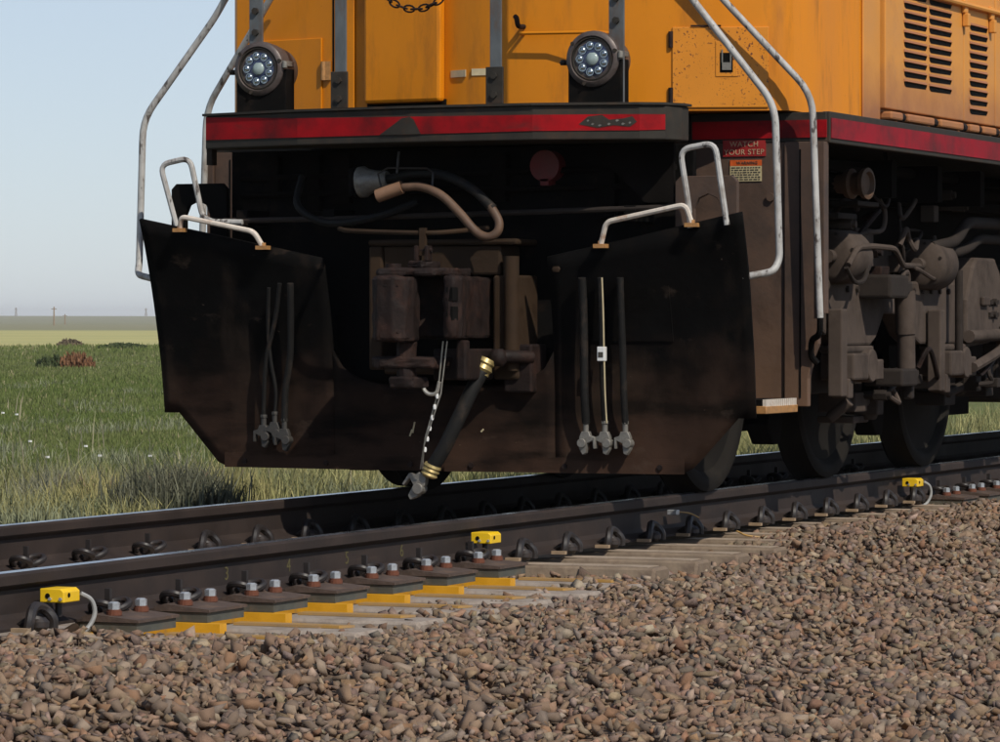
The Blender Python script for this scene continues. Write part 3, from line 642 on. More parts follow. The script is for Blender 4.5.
fy = lambda x: -.25 - .07 * (min(x, 0) + .6) / .6
part(MB().add([(-.16, fy(-.16) - .007, 1.668), (0, -.327, 1.668), (0, -.327, 1.748), (-.04, fy(-.04) - .007, 1.742), (.055, -.327, 1.668), (.02, -.327, 1.735)], [(0, 1, 2, 3), (1, 4, 5, 2)]), 'grime_patch', 'steel_grey', beam)
v = []; random.seed(3)
pl = [(.80, 1.70), (.84, 1.735), (.90, 1.742), (.93, 1.72), (.99, 1.725), (1.03, 1.735), (1.05, 1.71), (1.02, 1.688), (.95, 1.695), (.88, 1.684)]
part(MB().add([(x, -.32 + (x - .6) * .2826 - .006, z) for x, z in pl], [tuple(range(10))]), 'scraped_patch', 'steel_grey', beam)
b = MB()
for x, z in ((.86, 1.70), (.89, 1.694), (.93, 1.70), (.965, 1.715), (.99, 1.70), (1.02, 1.705), (.84, 1.715)):
    q = -.32 + (x - .6) * .2826 - .008; w_ = random.uniform(.006, .014); b.add([(x - w_, q, z), (x, q, z - .004), (x + w_, q + .002, z + .002), (x, q, z + .007)], [(0, 1, 2, 3)])
part(b, 'bare_metal_specks', 'alu', beam)
part(MB().box(-1.20, -1.172, .0, .05, 1.56, 1.70), 'end_tab', 'truck_dark', beam)

part(MB().box(-.92, .92, .061, .85, 1.66, 1.79), 'platform_deck', 'steel_grey')
# --- nose and cab shell
NP = [(-1.45, .78), (-1.41, .725), (-.88, .60), (-.16, .50), (-.03, .44), (.35, .445), (.88, .54), (1.38, .715), (1.425, .745), (1.445, .80)]
nose = part(MB().prism(NP + [(1.445, 2.075), (-1.45, 2.075)], 2, 1.799, 3.05), 'nose', 'orange', smooth=True)
part(MB().prism([(1.0, 3.05), (2.075, 3.05), (2.075, 3.4), (1.25, 3.4)], 0, -1.44, 1.44), 'lowered_cab_top', 'orange')  # unseen roof, kept lower than real so its shadow clears the grass
def on_line(a, c, s, z, d):
    """a point s metres along a->c, at height z, d proud of the face"""
    dx, dy = c[0] - a[0], c[1] - a[1]; L = math.hypot(dx, dy); dx /= L; dy /= L
    return (a[0] + dx * s + dy * d, a[1] + dy * s - dx * d, z)
def facet_slab(a, c, s0, s1, z0, z1, d0, d1):
    v = [on_line(a, c, s, z, d) for s in (s0, s1) for z in (z0, z1) for d in (d0, d1)]
    return MB().add(v, [(0, 1, 3, 2), (4, 6, 7, 5), (0, 4, 5, 1), (2, 3, 7, 6), (0, 2, 6, 4), (1, 5, 7, 3)])
# centre nose door, its frame and the dark gap below
A, B_ = (-.88, .60), (-.16, .50)
part(facet_slab(A, B_, .26, .70, 1.80, 1.875, -.03, .012), 'door_sill', 'black')
nd = part(facet_slab(A, B_, .265, .695, 1.862, 2.86, .0, .055), 'nose_door', 'orange', bevel=.016)
part(facet_slab(A, B_, .10, .185, 1.815, 2.9, .0, .012), 'door_jamb', 'orange', bevel=.004)
part(facet_slab(A, B_, .055, .064, 1.80, 2.9, -.004, .003), 'panel_seam', 'black')
# left facet: access door with hinge
A, B_ = (-1.41, .725), (-.88, .60)
ad = part(facet_slab(A, B_, .10, .54, 1.81, 2.19, .0, .010), 'access_door', 'orange', bevel=.003)
part(MB().cyl((-.872, .584, 1.985), (-.872, .584, 2.075), .013, n=10).box(-.86, -.835, .578, .592, 1.985, 2.075), 'hinge', 'gold_rust', ad, True)
# right facet: chipped access door
A, B_ = (.88, .54), (1.38, .715)
ad2 = part(facet_slab(A, B_, .055, .50, 1.812, 2.185, .0, .009), 'access_door', 'orange_spot', bevel=.003, label='small nose access door speckled with rust chips')
for z in (2.09, 1.83): part(MB().cyl(on_line(A, B_, .048, z, .010), on_line(A, B_, .048, z + .075, .010), .011, n=10), 'hinge', 'rust', ad2, True)
part(facet_slab(A, B_, .255, .355, 1.955, 2.12, .009, .013), 'latch_plate', 'orange_spot', ad2, bevel=.003)
part(facet_slab(A, B_, .275, .335, 1.975, 2.065, .013, .0145), 'latch_pocket', 'black', ad2)
part(facet_slab(A, B_, .285, .328, 1.985, 2.02, .0145, .024).add(*[facet_slab(A, B_, .283, .289, 2.02, 2.08, .0145, .021).v, facet_slab(A, B_, .283, .289, 2.02, 2.08, .0145, .021).f]).add(facet_slab(A, B_, .322, .328, 2.02, 2.08, .0145, .021).v, facet_slab(A, B_, .322, .328, 2.02, 2.08, .0145, .021).f), 'latch_handle', 'alu', ad2)
part(facet_slab(A, B_, .14, .28, 2.186, 2.194, .009, .014), 'drip_rail', 'rust', ad2)
# cream strip, handle on the nose front
part(facet_slab((-.16, .50), (-.03, .44), .0, .105, 1.975, 2.008, .001, .005), 'cream_strip', 'cream')
part(facet_slab((-.03, .44), (.35, .445), .002, .093, 1.978, 2.010, .001, .005), 'cream_strip', 'cream')
part(MB().tube(bent([(.235, .445, 2.165), (.235, .385, 2.165), (.62, .385, 2.16), (.66, .47, 2.16)], .02), .008, 8), 'hand_hold', 'orange', smooth=True)
part(MB().tube(smooth_path([(.235, .445, 2.20), (.232, .385, 2.20), (.225, .38, 2.235), (.215, .385, 2.245)], 4), .012, 8), 'hook', 'rust', smooth=True)

# --- uprights of the front railing
def post(x, y, w, foot, top=2.75):
    p = part(MB().box(x - w / 2, x + w / 2, y - .006, y + .006, 1.80, top), 'railing_post', 'post', bevel=.003)
    if foot:
        part(MB().box(x - .042, x + .042, y - .022, y - .0075, 1.798, 1.965), 'foot_plate', 'steel_grey', p, bevel=.003)
        for z in (1.84, 1.925): part(MB().cyl((x, y - .022, z), (x, y - .034, z), .017, n=6), 'bolt', 'steel_grey', p)
    else:
        for z in (2.17, 2.27): part(MB().cyl((x, y - .006, z), (x, y - .02, z), .017, n=6), 'bolt', 'steel_grey', p)
    return p
post(-.385, -.24, .058, True); post(.40, -.27, .056, True); post(-.90, -.075, .07, False); post(.915, -.10, .074, False, 3.4)
# chain between the middle posts
ch = part(MB().tube([(-.385, -.245, 2.60), (-.36, -.26, 2.56)], .006, 6), 'safety_chain', 'rust')
LK = MB().tube([(math.cos(a) * .028 * (1.0), math.sin(a) * .015, 0) for a in [k * math.pi / 6 for k in range(12)]], .0045, 6, True).mesh('link', 'rust', True)
xs = [-.36 + .0365 * k for k in range(21)]
for k, x in enumerate(xs):
    zf = lambda q: 2.238 + 2.6 * (q - .0) ** 2
    link('link', LK, ch, (x, -.262, zf(x)), (R(90) if k % 2 else 0, -math.atan(5.2 * x), 0))

# --- ditch lights
def headlight(x, y):
    h = part(MB().lathe((0, .25, 0), (0, -1, 0), [(0, .075), (.05, .105), (.16, .122), (.225, .128), (.25, .126), (.258, .118), (.262, .104), (.247, .096)], 32), 'headlight', 'lamp_body', smooth=True, loc=(x, y, 2.0))
    part(MB().prism([(-.122, -.205), (.137, -.205), (.137, .0), (.09, -.03), (.05, -.05), (-.05, -.05), (-.09, -.03), (-.122, .0)], 1, .008, .10), 'lamp_bracket', 'black', h, bevel=.006)
    part(MB().lathe((0, .010, 0), (0, -1, 0), [(0, .094), (.004, .094), (.010, .06), (.012, .01)], 28), 'lens', 'lens', h, True)
    part(MB().lathe((0, .004, 0), (0, -1, 0), [(-.01, .099), (.010, .099), (.012, .093), (.0, .088), (-.01, .088)], 28), 'lens_ring', 'steel_grey', h, True)
    for k in range(9):
        a = 2 * math.pi * k / 9 + .35
        part(MB().ball((.060 * math.cos(a), -.004, .060 * math.sin(a)), .0125, 10, (1, .45, 1)).lathe((.060 * math.cos(a), .002, .060 * math.sin(a)), (0, -1, 0), [(0, .0175), (.008, .0185), (.008, .0155), (.004, .014)], 14), 'led_reflector', 'chrome', h, True)
    part(MB().ball((0, -.004, 0), .030, 14, (1, .4, 1)), 'centre_lens', 'lamp_white', h, True)
    part(MB().cyl((-.118, .06, -.01), (-.165, .06, -.01), .011, n=8).ball((-.165, .055, -.01), .017, 8), 'hinge_knob', 'steel_grey', h, True)
    part(MB().box(.095, .135, -.002, .10, .01, .035).cyl((.135, .0, .0), (.135, .0, .03), .013, n=8), 'latch_clamp', 'alu', h, bevel=.003)
    for q in (.3, 2.5, 4.4): part(MB().cyl((.116 * math.cos(q), -.0, .116 * math.sin(q)), (.116 * math.cos(q), -.014, .116 * math.sin(q)), .009, n=8), 'screw', 'steel_grey', h)
headlight(-.875, -.10); headlight(.81, -.13)

# --- hand rails at the corner steps
def mirror(pts, s): return [(s * x, y, z) for x, y, z in pts]
for s in (1, -1):
    part(MB().tube(bent(mirror([(.925, -.08, 2.40), (1.12, .08, 2.385), (1.204, .10, 2.267), (1.593, .10, 1.787), (1.614, .10, 1.10), (1.60, .06, 1.045), (1.47, .02, 1.02)], s), .09), .0165, 10), 'hand_rail', 'white_rail', smooth=True)
    part(MB().tube(bent(mirror([(1.0, .53, 2.54), (1.0, .47, 2.535), (1.19, .545, 2.30), (1.565, .70, 1.868), (1.603, .70, .84)], s), .10), .0165, 10), 'hand_rail', 'white_rail', smooth=True)
    part(MB().tube(bent(mirror([(1.603, .70, .85), (1.603, .70, .76), (1.545, .745, .74), (1.535, .775, .66), (1.56, .79, .63)], s), .035), .015, 8), 'rail_foot', 'black', smooth=True)
    # standing loop and grab iron on the plough's top edge
    part(MB().tube(bent(mirror([(1.262, -.09, 1.24), (1.258, -.10, 1.34), (1.217, -.10, 1.588), (1.382, -.10, 1.615), (1.438, -.10, 1.25)] if s == 1 else
                               [(1.326, -.05, 1.25), (1.421, -.05, 1.564), (1.262, -.05, 1.594), (1.198, -.05, 1.323), (1.15, -.05, 1.292), (.99, -.04, 1.288)], s), .05), .0135, 8), 'step_loop', 'white_rail', smooth=True)
    g = [(.834, -.09, 1.165), (.868, -.11, 1.269), (1.25, -.12, 1.342), (1.274, -.10, 1.255)] if s == 1 else [(1.288, -.10, 1.255), (1.273, -.12, 1.316), (.895, -.11, 1.242), (.858, -.09, 1.17)]
    gi = part(MB().tube(bent(mirror(g, s), .03), .0125, 8), 'grab_iron', 'white_rust', smooth=True)
    for p in (g[0], g[-1]): part(MB().box(s * p[0] - .03, s * p[0] + .03, p[1] - .02, p[1] + .02, p[2] - .012, p[2] + .006).cyl((s * p[0], p[1], p[2]), (s * p[0], p[1], p[2] + .02), .014, n=6), 'mounting_bolt', 'gold_rust', gi)

# --- snow plough: concave sheet leaning forward at the top, blunt V in plan
def plow_y(x, z):
    t = max(0, min(1, (z - .1) / 1.2))
    w = .006 * math.sin(5.1 * x + 2.3 * z) * math.sin(4.3 * z + 1.1) + .003 * math.sin(11 * x - 7 * z + .5) + .002 * math.sin(23 * x + 3 * z) * math.sin(17 * z)
    return w + .02 + .085 * abs(x) - .26 * t ** 2.2 * (.55 + .25 * abs(x))
def ztop(x):
    x = abs(x)
    if x < .24: return .53
    if x < .555: return .53 + .17 * (1 - math.sqrt(max(0, 1 - ((x - .24) / .315) ** 2))) / 1.0
    return 1.115 + (x - .555) * .205
def zbot(x):
    x = abs(x)
    return .136 if x < 1.175 else .136 + (x - 1.175) / .235 * .254
strips = [np.linspace(-1.41, -.556, 17), np.linspace(-.554, .554, 25), np.linspace(.556, 1.41, 17)]
b = MB(); nz = 14
def sheet(xs, zt, zb):
    v = []; f = []
    for x in xs:
        a, c = zb(x), zt(x)
        for k in range(nz + 1):
            z = a + (c - a) * k / nz; sx = x * (1 + .012 * max(0, (z - .4)))
            v.append((sx, plow_y(x, z), z))
    for i in range(len(xs) - 1):
        for k in range(nz): q = i * (nz + 1) + k; f.append((q, q + nz + 1, q + nz + 2, q + 1))
    b.add(v, f)
for xs in strips: sheet(xs, ztop, zbot)
for s in (-1, 1): sheet(sorted([s * 1.41, s * 1.45, s * 1.49]), ztop, lambda x: .39)
me = b.mesh('snow_plough', 'plow', True)
bm = bmesh.new(); bm.from_mesh(me); bmesh.ops.remove_doubles(bm, verts=bm.verts, dist=.003); bmesh.ops.recalc_face_normals(bm, faces=bm.faces); bm.to_mesh(me); bm.free()
plow = link('snow_plough', me, loco); so_ = plow.modifiers.new('solid', 'SOLIDIFY'); so_.thickness = .018; so_.offset = 0
plow['label'] = 'black snow plough plate with brown dust on its lower half'
def on_plow(x, z, d): return (x, plow_y(x, z) - d, z)
def plow_patch(x0, x1, z0, z1, d0, d1, n=4):
    b = MB(); v = []; f = []
    for d in (d0, d1):
        for i in range(n + 1):
            for k in range(n + 1):
                v.append(on_plow(x0 + (x1 - x0) * i / n, z0 + (z1 - z0) * k / n, d))
    m = (n + 1) ** 2
    for i in range(n):
        for k in range(n):
            q = i * (n + 1) + k; f += [(q + m, q + m + n + 1, q + m + n + 2, q + m + 1)]
    rim = [i * (n + 1) for i in range(n + 1)] + [n * (n + 1) + k for k in range(1, n + 1)] + [i * (n + 1) + n for i in range(n - 1, -1, -1)] + [k for k in range(n - 1, 0, -1)]
    for i in range(len(rim)): a, c = rim[i], rim[(i + 1) % len(rim)]; f.append((a, c, c + m, a + m))
    return b.add(v, f)
part(plow_patch(.73, 1.13, .735, .985, .009, .017), 'pocket_stand_in', 'plow', plow)  # raised plate standing in for a shadowed pocket in the sheet
for s in (-1, 1): part(plow_patch(min(s * .02, s * 1.16), max(s * .02, s * 1.16), .135, .205, .009, .0118, 8), 'wear_strip', 'plow', plow)
for x in (-1.05, -.6, -.15, .15, .6, 1.05): p = on_plow(x, .165, .014); part(MB().cyl(p, (p[0], p[1] - .008, p[2]), .013, n=8), 'bolt', 'rust', plow)
for x, z, l in ((-.13, .36, .05), (-.145, .325, .03), (.21, .33, .012)): part(MB().tube([on_plow(x, z, .012), on_plow(x - .012, z - l, .012)], .004, 5), 'paint_fleck', 'cream', plow)
part(MB().ball(on_plow(.60, 1.06, .012), .022, 8, (1, .3, .8)), 'weld_lump', 'tan', plow)
# stays that carry the plough
for x in (-1.0, -.62, .62, 1.0): part(MB().box(x - .02, x + .02, .16, .5, .5, .85), 'plough_stay', 'black')

# --- front sheet behind the coupler, step fronts, step walls
part(MB().box(-1.17, 1.17, .20, .24, .55, 1.63), 'front_sheet', 'black', bevel=.004)
for s in (-1, 1):
    pr = [(1.13, 1.02), (1.13, 1.45), (1.155, 1.476), (1.40, 1.476), (1.425, 1.45), (1.425, 1.12), (1.35, 1.12), (1.35, 1.33), (1.33, 1.375), (1.285, 1.395), (1.24, 1.375), (1.22, 1.33), (1.22, 1.02)]
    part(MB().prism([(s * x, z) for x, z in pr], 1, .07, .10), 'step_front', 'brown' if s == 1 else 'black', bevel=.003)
    wm = 'brown'
    w = part(MB().prism([(s * x, z) for x, z in [(.92, 1.655), (1.40, 1.655), (1.40, .415), (.92, .415)]], 1, .80, .83), 'step_wall', wm, bevel=.002)
    part(MB().prism([(s * x, z) for x, z in [(1.40, 1.655), (1.565, 1.655), (1.565, .72), (1.54, .66), (1.515, .56), (1.515, .43), (1.40, .43)]], 1, .785, .828), 'wall_flange', wm, w, bevel=.004)
    part(MB().box(*sorted((s * 1.565, s * 1.60)), .77, .835, .86, 1.655), 'wall_post', 'brown', w, bevel=.003)
    part(MB().box(*sorted((s * 1.475, s * 1.482)), .781, .785, .47, 1.62), 'weld_seam', 'black', w)
    part(MB().cyl((s * 1.33, .80, 1.40), (s * 1.33, .785, 1.40), .02, n=8), 'bolt', 'brown', w)
    for k, (z, y0) in enumerate(((.44, .33),)):
        x1 = 1.47 - .02 * k
        st = part(MB().box(*sorted((s * (1.12 if k else 1.28), s * x1)), y0, .775, z - .035, z), 'step_tread', 'gold_rust' if k == 0 else 'black', bevel=.003)
        b = MB()
        if k == 0:
            for q in range(15):
                y = y0 + .006 + q * .029; b.box(*sorted((s * 1.452, s * 1.4695)), y, y + .015, z - .004, z + .030)
            part(b, 'tread_teeth', 'white_rust', st); part(MB().box(*sorted((s * 1.284, s * 1.448)), y0 + .004, .77, z + .001, z + .028), 'dark_tread_backing', 'black', st)  # black board added to darken the gaps between the teeth
    part(MB().box(*sorted((s * .93, s * .96)), .25, .80, .5, 1.63), 'step_riser', 'under')
    part(MB().box(*sorted((s * .93, s * 1.60)), .795, .86, 1.656, 1.792), 'step_beam', 'steel_grey', bevel=.004)
    part(MB().box(*sorted((s * .945, s * 1.605)), .789, .7945, 1.674, 1.756), 'reflective_stripe', 'red')
# signs on the right step wall
sg = part(MB().box(1.095, 1.305, .794, .7995, 1.592, 1.668), 'warning_sign', 'sign_red', label='red WATCH YOUR STEP sign')
text('WATCH', .036, 'lettering', 'sign_text', sg, (1.2, .7925, 1.648), (R(90), 0, 0)); text('YOUR STEP', .036, 'lettering', 'sign_text', sg, (1.2, .7925, 1.611), (R(90), 0, 0))
sg2 = part(MB().box(1.13, 1.285, .795, .7995, 1.548, 1.575), 'warning_label', 'sign_orange', label='small orange and cream warning label')
part(MB().box(1.13, 1.285, .795, .7995, 1.476, 1.547), 'label_text_panel', 'sign_cream', sg2)
text('WARNING', .020, 'lettering', 'ink', sg2, (1.215, .7935, 1.561), (R(90), 0, 0))
b = MB(); random.seed(5)
for r_ in range(6):
    x = 1.137
    while x < 1.27:
        wd_ = random.uniform(.006, .02); b.box(x, min(x + wd_, 1.279), .7935, .7948, 1.482 + r_ * .011, 1.487 + r_ * .011); x += wd_ + .005
part(b, 'printed_lines', 'ink', sg2)

# --- under-beam details
part(MB().cyl((.475, .20, 1.535), (.475, .115, 1.535), .072, n=24).box(.455, .495, .115, .20, 1.445, 1.475), 'receptacle_cap', 'dull_red', smooth=True)
rod = part(MB().tube([(-1.10, -.02, 1.295), (-.5, -.02, 1.30), (.25, -.02, 1.315), (1.17, -.02, 1.335)], .013, 8), 'uncoupling_rod', 'truck_dark', smooth=True)
for x in (-1.0, -.55, .95): part(MB().box(x - .03, x + .03, -.03, .20, 1.27, 1.345), 'rod_bracket', 'black', rod, bevel=.005)
part(MB().tube(smooth_path([(-.45, -.12, 1.25), (-.30, -.28, 1.235), (.07, -.34, 1.222), (.2, -.26, 1.23), (.28, -.08, 1.25)], 6), .011, 8), 'lift_lever', 'tan', smooth=True)
part(MB().box(.06, .088, -.355, -.33, 1.12, 1.245), 'lift_link', 'tan')
part(MB().tube(smooth_path([(-.75, .1, 1.50), (-.72, .0, 1.36), (-.55, -.04, 1.28), (-.3, -.08, 1.30), (-.1, -.02, 1.37)], 6), .018, 8), 'hose', 'rubber', smooth=True)
b = MB()
for x in (-.95, -.75, -.62, .2, .72, .85, .98): b.box(x, x + random.uniform(.05, .10), .15, .20, 1.38 + random.uniform(-.1, .1), 1.60)
for z in (1.42, 1.50): b.tube([(-1.1, .16, z), (1.1, .16, z + .02)], .014, 8)
part(b, 'pipe_brackets', 'under')
b = MB().prism([(.70, 1.63), (1.12, 1.63), (1.12, 1.36), (.98, 1.36)], 1, .08, .10); part(b, 'gusset', 'under')
# jumper cable
jc = part(MB().tube(smooth_path([(-.22, -.10, 1.475), (-.05, -.13, 1.50), (.10, -.15, 1.485), (.24, -.16, 1.42), (.345, -.17, 1.33)], 6), .022, 10), 'jumper_cable', 'rubber', smooth=True)
part(MB().tube(smooth_path([(.33, -.17, 1.345), (.375, -.18, 1.275), (.37, -.19, 1.225), (.325, -.2, 1.205), (.265, -.2, 1.235), (.19, -.2, 1.315), (.10, -.2, 1.395), (.0, -.2, 1.435), (-.09, -.2, 1.435)], 6), .0205, 10), 'cable_sleeve', 'copper', jc, True)
part(MB().cyl((-.215, -.21, 1.395), (-.095, -.2, 1.435), .031, n=14), 'cable_plug', 'tan_plug', jc, True)
part(MB().lathe((-.345, -.09, 1.465), (1, -.02, .08), [(-.02, .05), (-.012, .072), (.012, .074), (.03, .06), (.07, .048), (.13, .038)], 18), 'cable_plug', 'alu', jc, True)
part(MB().box(-.40, -.365, -.14, -.03, 1.395, 1.53), 'plug_cover', 'black', jc, bevel=.012)
part(MB().tube([(-.22, -.16, 1.44), (-.235, -.16, 1.50), (-.18, -.17, 1.525), (.02, -.18, 1.52), (.05, -.18, 1.50), (.055, -.2, 1.43)], .005, 6), 'wire_hanger', 'clip', jc)
part(MB().tube([(-.13, -.16, 1.60), (-.135, -.17, 1.50)], .006, 6), 'wire_hanger', 'clip', jc)

# --- coupler and striker
st = part(MB().box(-.34, -.27, -.04, .20, .60, 1.17).box(-.34, .41, -.05, .20, 1.172, 1.20).box(-.268, .32, -.03, .20, 1.035, 1.17).box(.285, .41, -.04, .20, .56, 1.034).box(-.268, .283, -.03, .20, .58, .66), 'striker_casting', 'tan', bevel=.012)
part(MB().cyl((.375, -.035, .60), (.375, -.035, 1.12), .036, n=14), 'casting_rib', 'tan', st, True)
part(MB().box(.33, .47, -.02, .16, .50, .72), 'hose_bracket', 'rust', bevel=.01)
cp = part(MB().prism([(-.06, -.28), (.04, -.33), (.12, -.29), (.215, -.27), (.225, -.40), (.235, -.47), (.255, -.525), (.285, -.54), (.315, -.53), (.33, -.49), (.30, -.40), (.27, -.30), (.25, .20), (-.06, .20)], 2, .745, 1.025), 'coupler', 'rust', smooth=True, bevel=.018)
kn = part(MB().prism([(-.075, -.50), (-.068, -.575), (-.03, -.615), (.045, -.615), (.095, -.585), (.115, -.53), (.10, -.44), (.04, -.38), (-.05, -.41)], 2, .735, 1.025), 'knuckle', 'rust', cp, True, .016)
for z in (.775, .985): part(MB().prism([(-.069, -.52), (.0, -.613), (.07, -.606), (.105, -.53)], 2, z - .004, z + .004, ), 'wear_band', 'rust', kn)
part(MB().prism([(-.09, -.50), (-.05, -.56), (.20, -.50), (.25, -.40), (.25, -.20), (-.05, -.20)], 2, 1.028, 1.062).prism([(.02, -.40), (.10, -.42), (.13, -.36), (.12, -.24), (.02, -.24)], 2, 1.062, 1.095), 'top_lug', 'rust', cp, bevel=.010)
part(MB().box(.04, .058, -.37, -.32, 1.095, 1.165).box(.092, .11, -.37, -.32, 1.095, 1.165).cyl((.03, -.345, 1.145), (.12, -.345, 1.145), .012, n=8), 'lock_lifter', 'rust', cp, bevel=.004)
part(MB().prism([(-.10, -.52), (-.04, -.56), (.19, -.50), (.22, -.30), (-.06, -.26)], 2, .615, .665), 'bottom_lug', 'rust', cp, bevel=.01)
part(MB().cyl((.055, -.48, .56), (.055, -.48, .733), .045, n=14).prism([(-.03, -.43), (-.005, -.54), (.115, -.54), (.145, -.43)], 2, .525, .575), 'knuckle_pin', 'rust', cp, True, .008)
part(MB().cyl((.0, -.50, 1.062), (.0, -.50, 1.082), .036, n=12), 'pin_head', 'rust', cp, True)
for z in (.945, .86): part(MB().prism([(.272, -.5345), (.305, -.5375), (.322, -.518), (.322, -.515), (.272, -.52)], 2, z - .03, z + .03), 'guard_slot', 'black', cp)
part(MB().box(.12, .30, -.34, -.06, .56, .70).box(.26, .31, -.40, -.35, .56, .74), 'carry_iron', 'rust', bevel=.01)

tex = bpy.data.textures.new('casting_lumps', 'CLOUDS'); tex.noise_scale = .05; tex.noise_depth = 3
def cast(o, amt):
    m_ = o.modifiers.new('sub', 'SUBSURF'); m_.subdivision_type = 'SIMPLE'; m_.levels = m_.render_levels = 3
    d_ = o.modifiers.new('lumps', 'DISPLACE'); d_.texture = tex; d_.strength = amt; d_.mid_level = .5; d_.texture_coords = 'GLOBAL'
for q in [cp, kn] + [c for c in cp.children if c.name.split('.')[0] in ('top_lug', 'bottom_lug', 'knuckle_pin')]: cast(q, .022)
# --- air brake hose, chain, glad hands
def gladhand(parent, p, m='alu', s=.86, flip=1):
    p = Vector(p)
    b = MB().cyl((0, 0, .085 * s), (0, 0, .04 * s), .016 * s, n=10).cyl((0, 0, .105 * s), (0, 0, .085 * s), .021 * s, n=6)
    b.prism([(flip * x * s, z * s) for x, z in [(-.022, .045), (.02, .045), (.034, .015), (.036, -.05), (.014, -.085), (-.006, -.075), (-.012, -.02), (-.045, -.005), (-.048, -.05), (-.06, -.05), (-.06, .012), (-.03, .022)]], 1, -.018 * s, .018 * s)
    b.cyl((flip * .018 * s, -.03 * s, -.02 * s), (flip * .018 * s, .03 * s, -.02 * s), .026 * s, n=12)
    return part(b, 'glad_hand', m, parent, True, .003 * s, loc=p)
hp = smooth_path([(.30, -.175, .615), (.262, -.23, .51), (.21, -.265, .38), (.15, -.285, .25), (.085, -.29, .15)], 6)
bh = part(MB().tube(hp, .033, 14), 'brake_hose', 'rubber', smooth=True)
part(MB().tube([(.46, .0, .66), (.39, -.10, .665), (.33, -.15, .66)], .030, 12).ball((.35, -.13, .66), .045, 12), 'elbow_pipe', 'rust', bh, True)
part(MB().lathe((.312, -.165, .655), (-.35, -.25, -.9), [(0, .036), (.02, .044), (.03, .038), (.05, .046), (.062, .038), (.075, .04)], 14), 'hose_fitting', 'brass', bh, True)
part(MB().lathe((.10, -.288, .178), (-.38, -.05, -.9), [(0, .038), (.012, .042), (.018, .036), (.03, .042), (.036, .034), (.05, .040), (.06, .03)], 14), 'hose_fitting', 'brass', bh, True)
g = gladhand(bh, (.03, -.29, .095), 'alu', 1.0, 1); g.rotation_euler = (0, R(35), 0)
hc = part(MB().tube([(.225, -.46, .735), (.19, -.44, .50), (.11, -.40, .30), (.06, -.34, .16)], .0035, 5), 'hose_chain', 'chainm')
part(MB().tube([(.245, -.46, .735), (.205, -.44, .50), (.105, -.40, .27), (.07, -.34, .16)], .003, 5), 'chain_strand', 'chainm', hc)
for k in range(6): t = k / 6; part(MB().ball((.188 - .105 * t, -.443 + .075 * t, .49 - .29 * t), .0105, 8, (.8, .8, 1.5)), 'chain_bead', 'tag', hc, True)
part(MB().tube(smooth_path([(.125, -.45, .565), (.125, -.45, .525), (.15, -.45, .50), (.185, -.445, .505), (.20, -.445, .555)], 5), .009, 8), 'chain_hook', 'chainm', hc, True)
def mu_hose(pts, r, tagged=False, m='rubber', flip=1, gm='alu'):
    h = part(MB().tube(smooth_path(pts, 5), r, 10), 'control_hose', m, smooth=True)
    e = pts[-1]; gladhand(h, (e[0], e[1], e[2] - .075), gm, .82, flip)
    if tagged:
        q = pts[2]; part(MB().box(q[0] - .018, q[0] + .018, q[1] - .02, q[1] + .012, q[2] - .035, q[2] + .03), 'hose_tag', 'tag', h, bevel=.003)
        part(MB().box(q[0] - .012, q[0] + .012, q[1] - .0215, q[1] - .0205, q[2] - .018, q[2] + .006), 'tag_print', 'ink', h)
    return h
for x, r, tg, x2, fl in ((.735, .019, False, .722, -1), (.822, .014, True, .81, 1), (.918, .016, False, .905, 1)):
    pts = [on_plow(x, z, .05 + .03 * math.sin((1 - z) * 3)) for z in (1.02, .86, .68, .50)]; pts = [(x + (x2 - x) * k / 4, p[1], p[2]) for k, p in enumerate(pts)] + [(x2, plow_y(x2, .37) - .06, .365)]
    h = mu_hose(pts, r, tg, flip=fl)
    if tg: part(MB().tube(smooth_path([(p[0] + .013, p[1] - .012, p[2]) for p in pts], 5), .004, 6), 'hose_piping', 'cream', h, True)
for r, pl in ((.0105, ((-.78, 1.0), (-.82, .84), (-.88, .66), (-.905, .5), (-.915, .375))), (.009, ((-.84, .98), (-.865, .8), (-.862, .65), (-.845, .5), (-.855, .39))), (.016, ((-.72, 1.0), (-.735, .84), (-.755, .66), (-.79, .5), (-.80, .36)))):
    mu_hose([on_plow(x, z, .05 + r) for x, z in pl], r, flip=1, gm='alu_shaded')

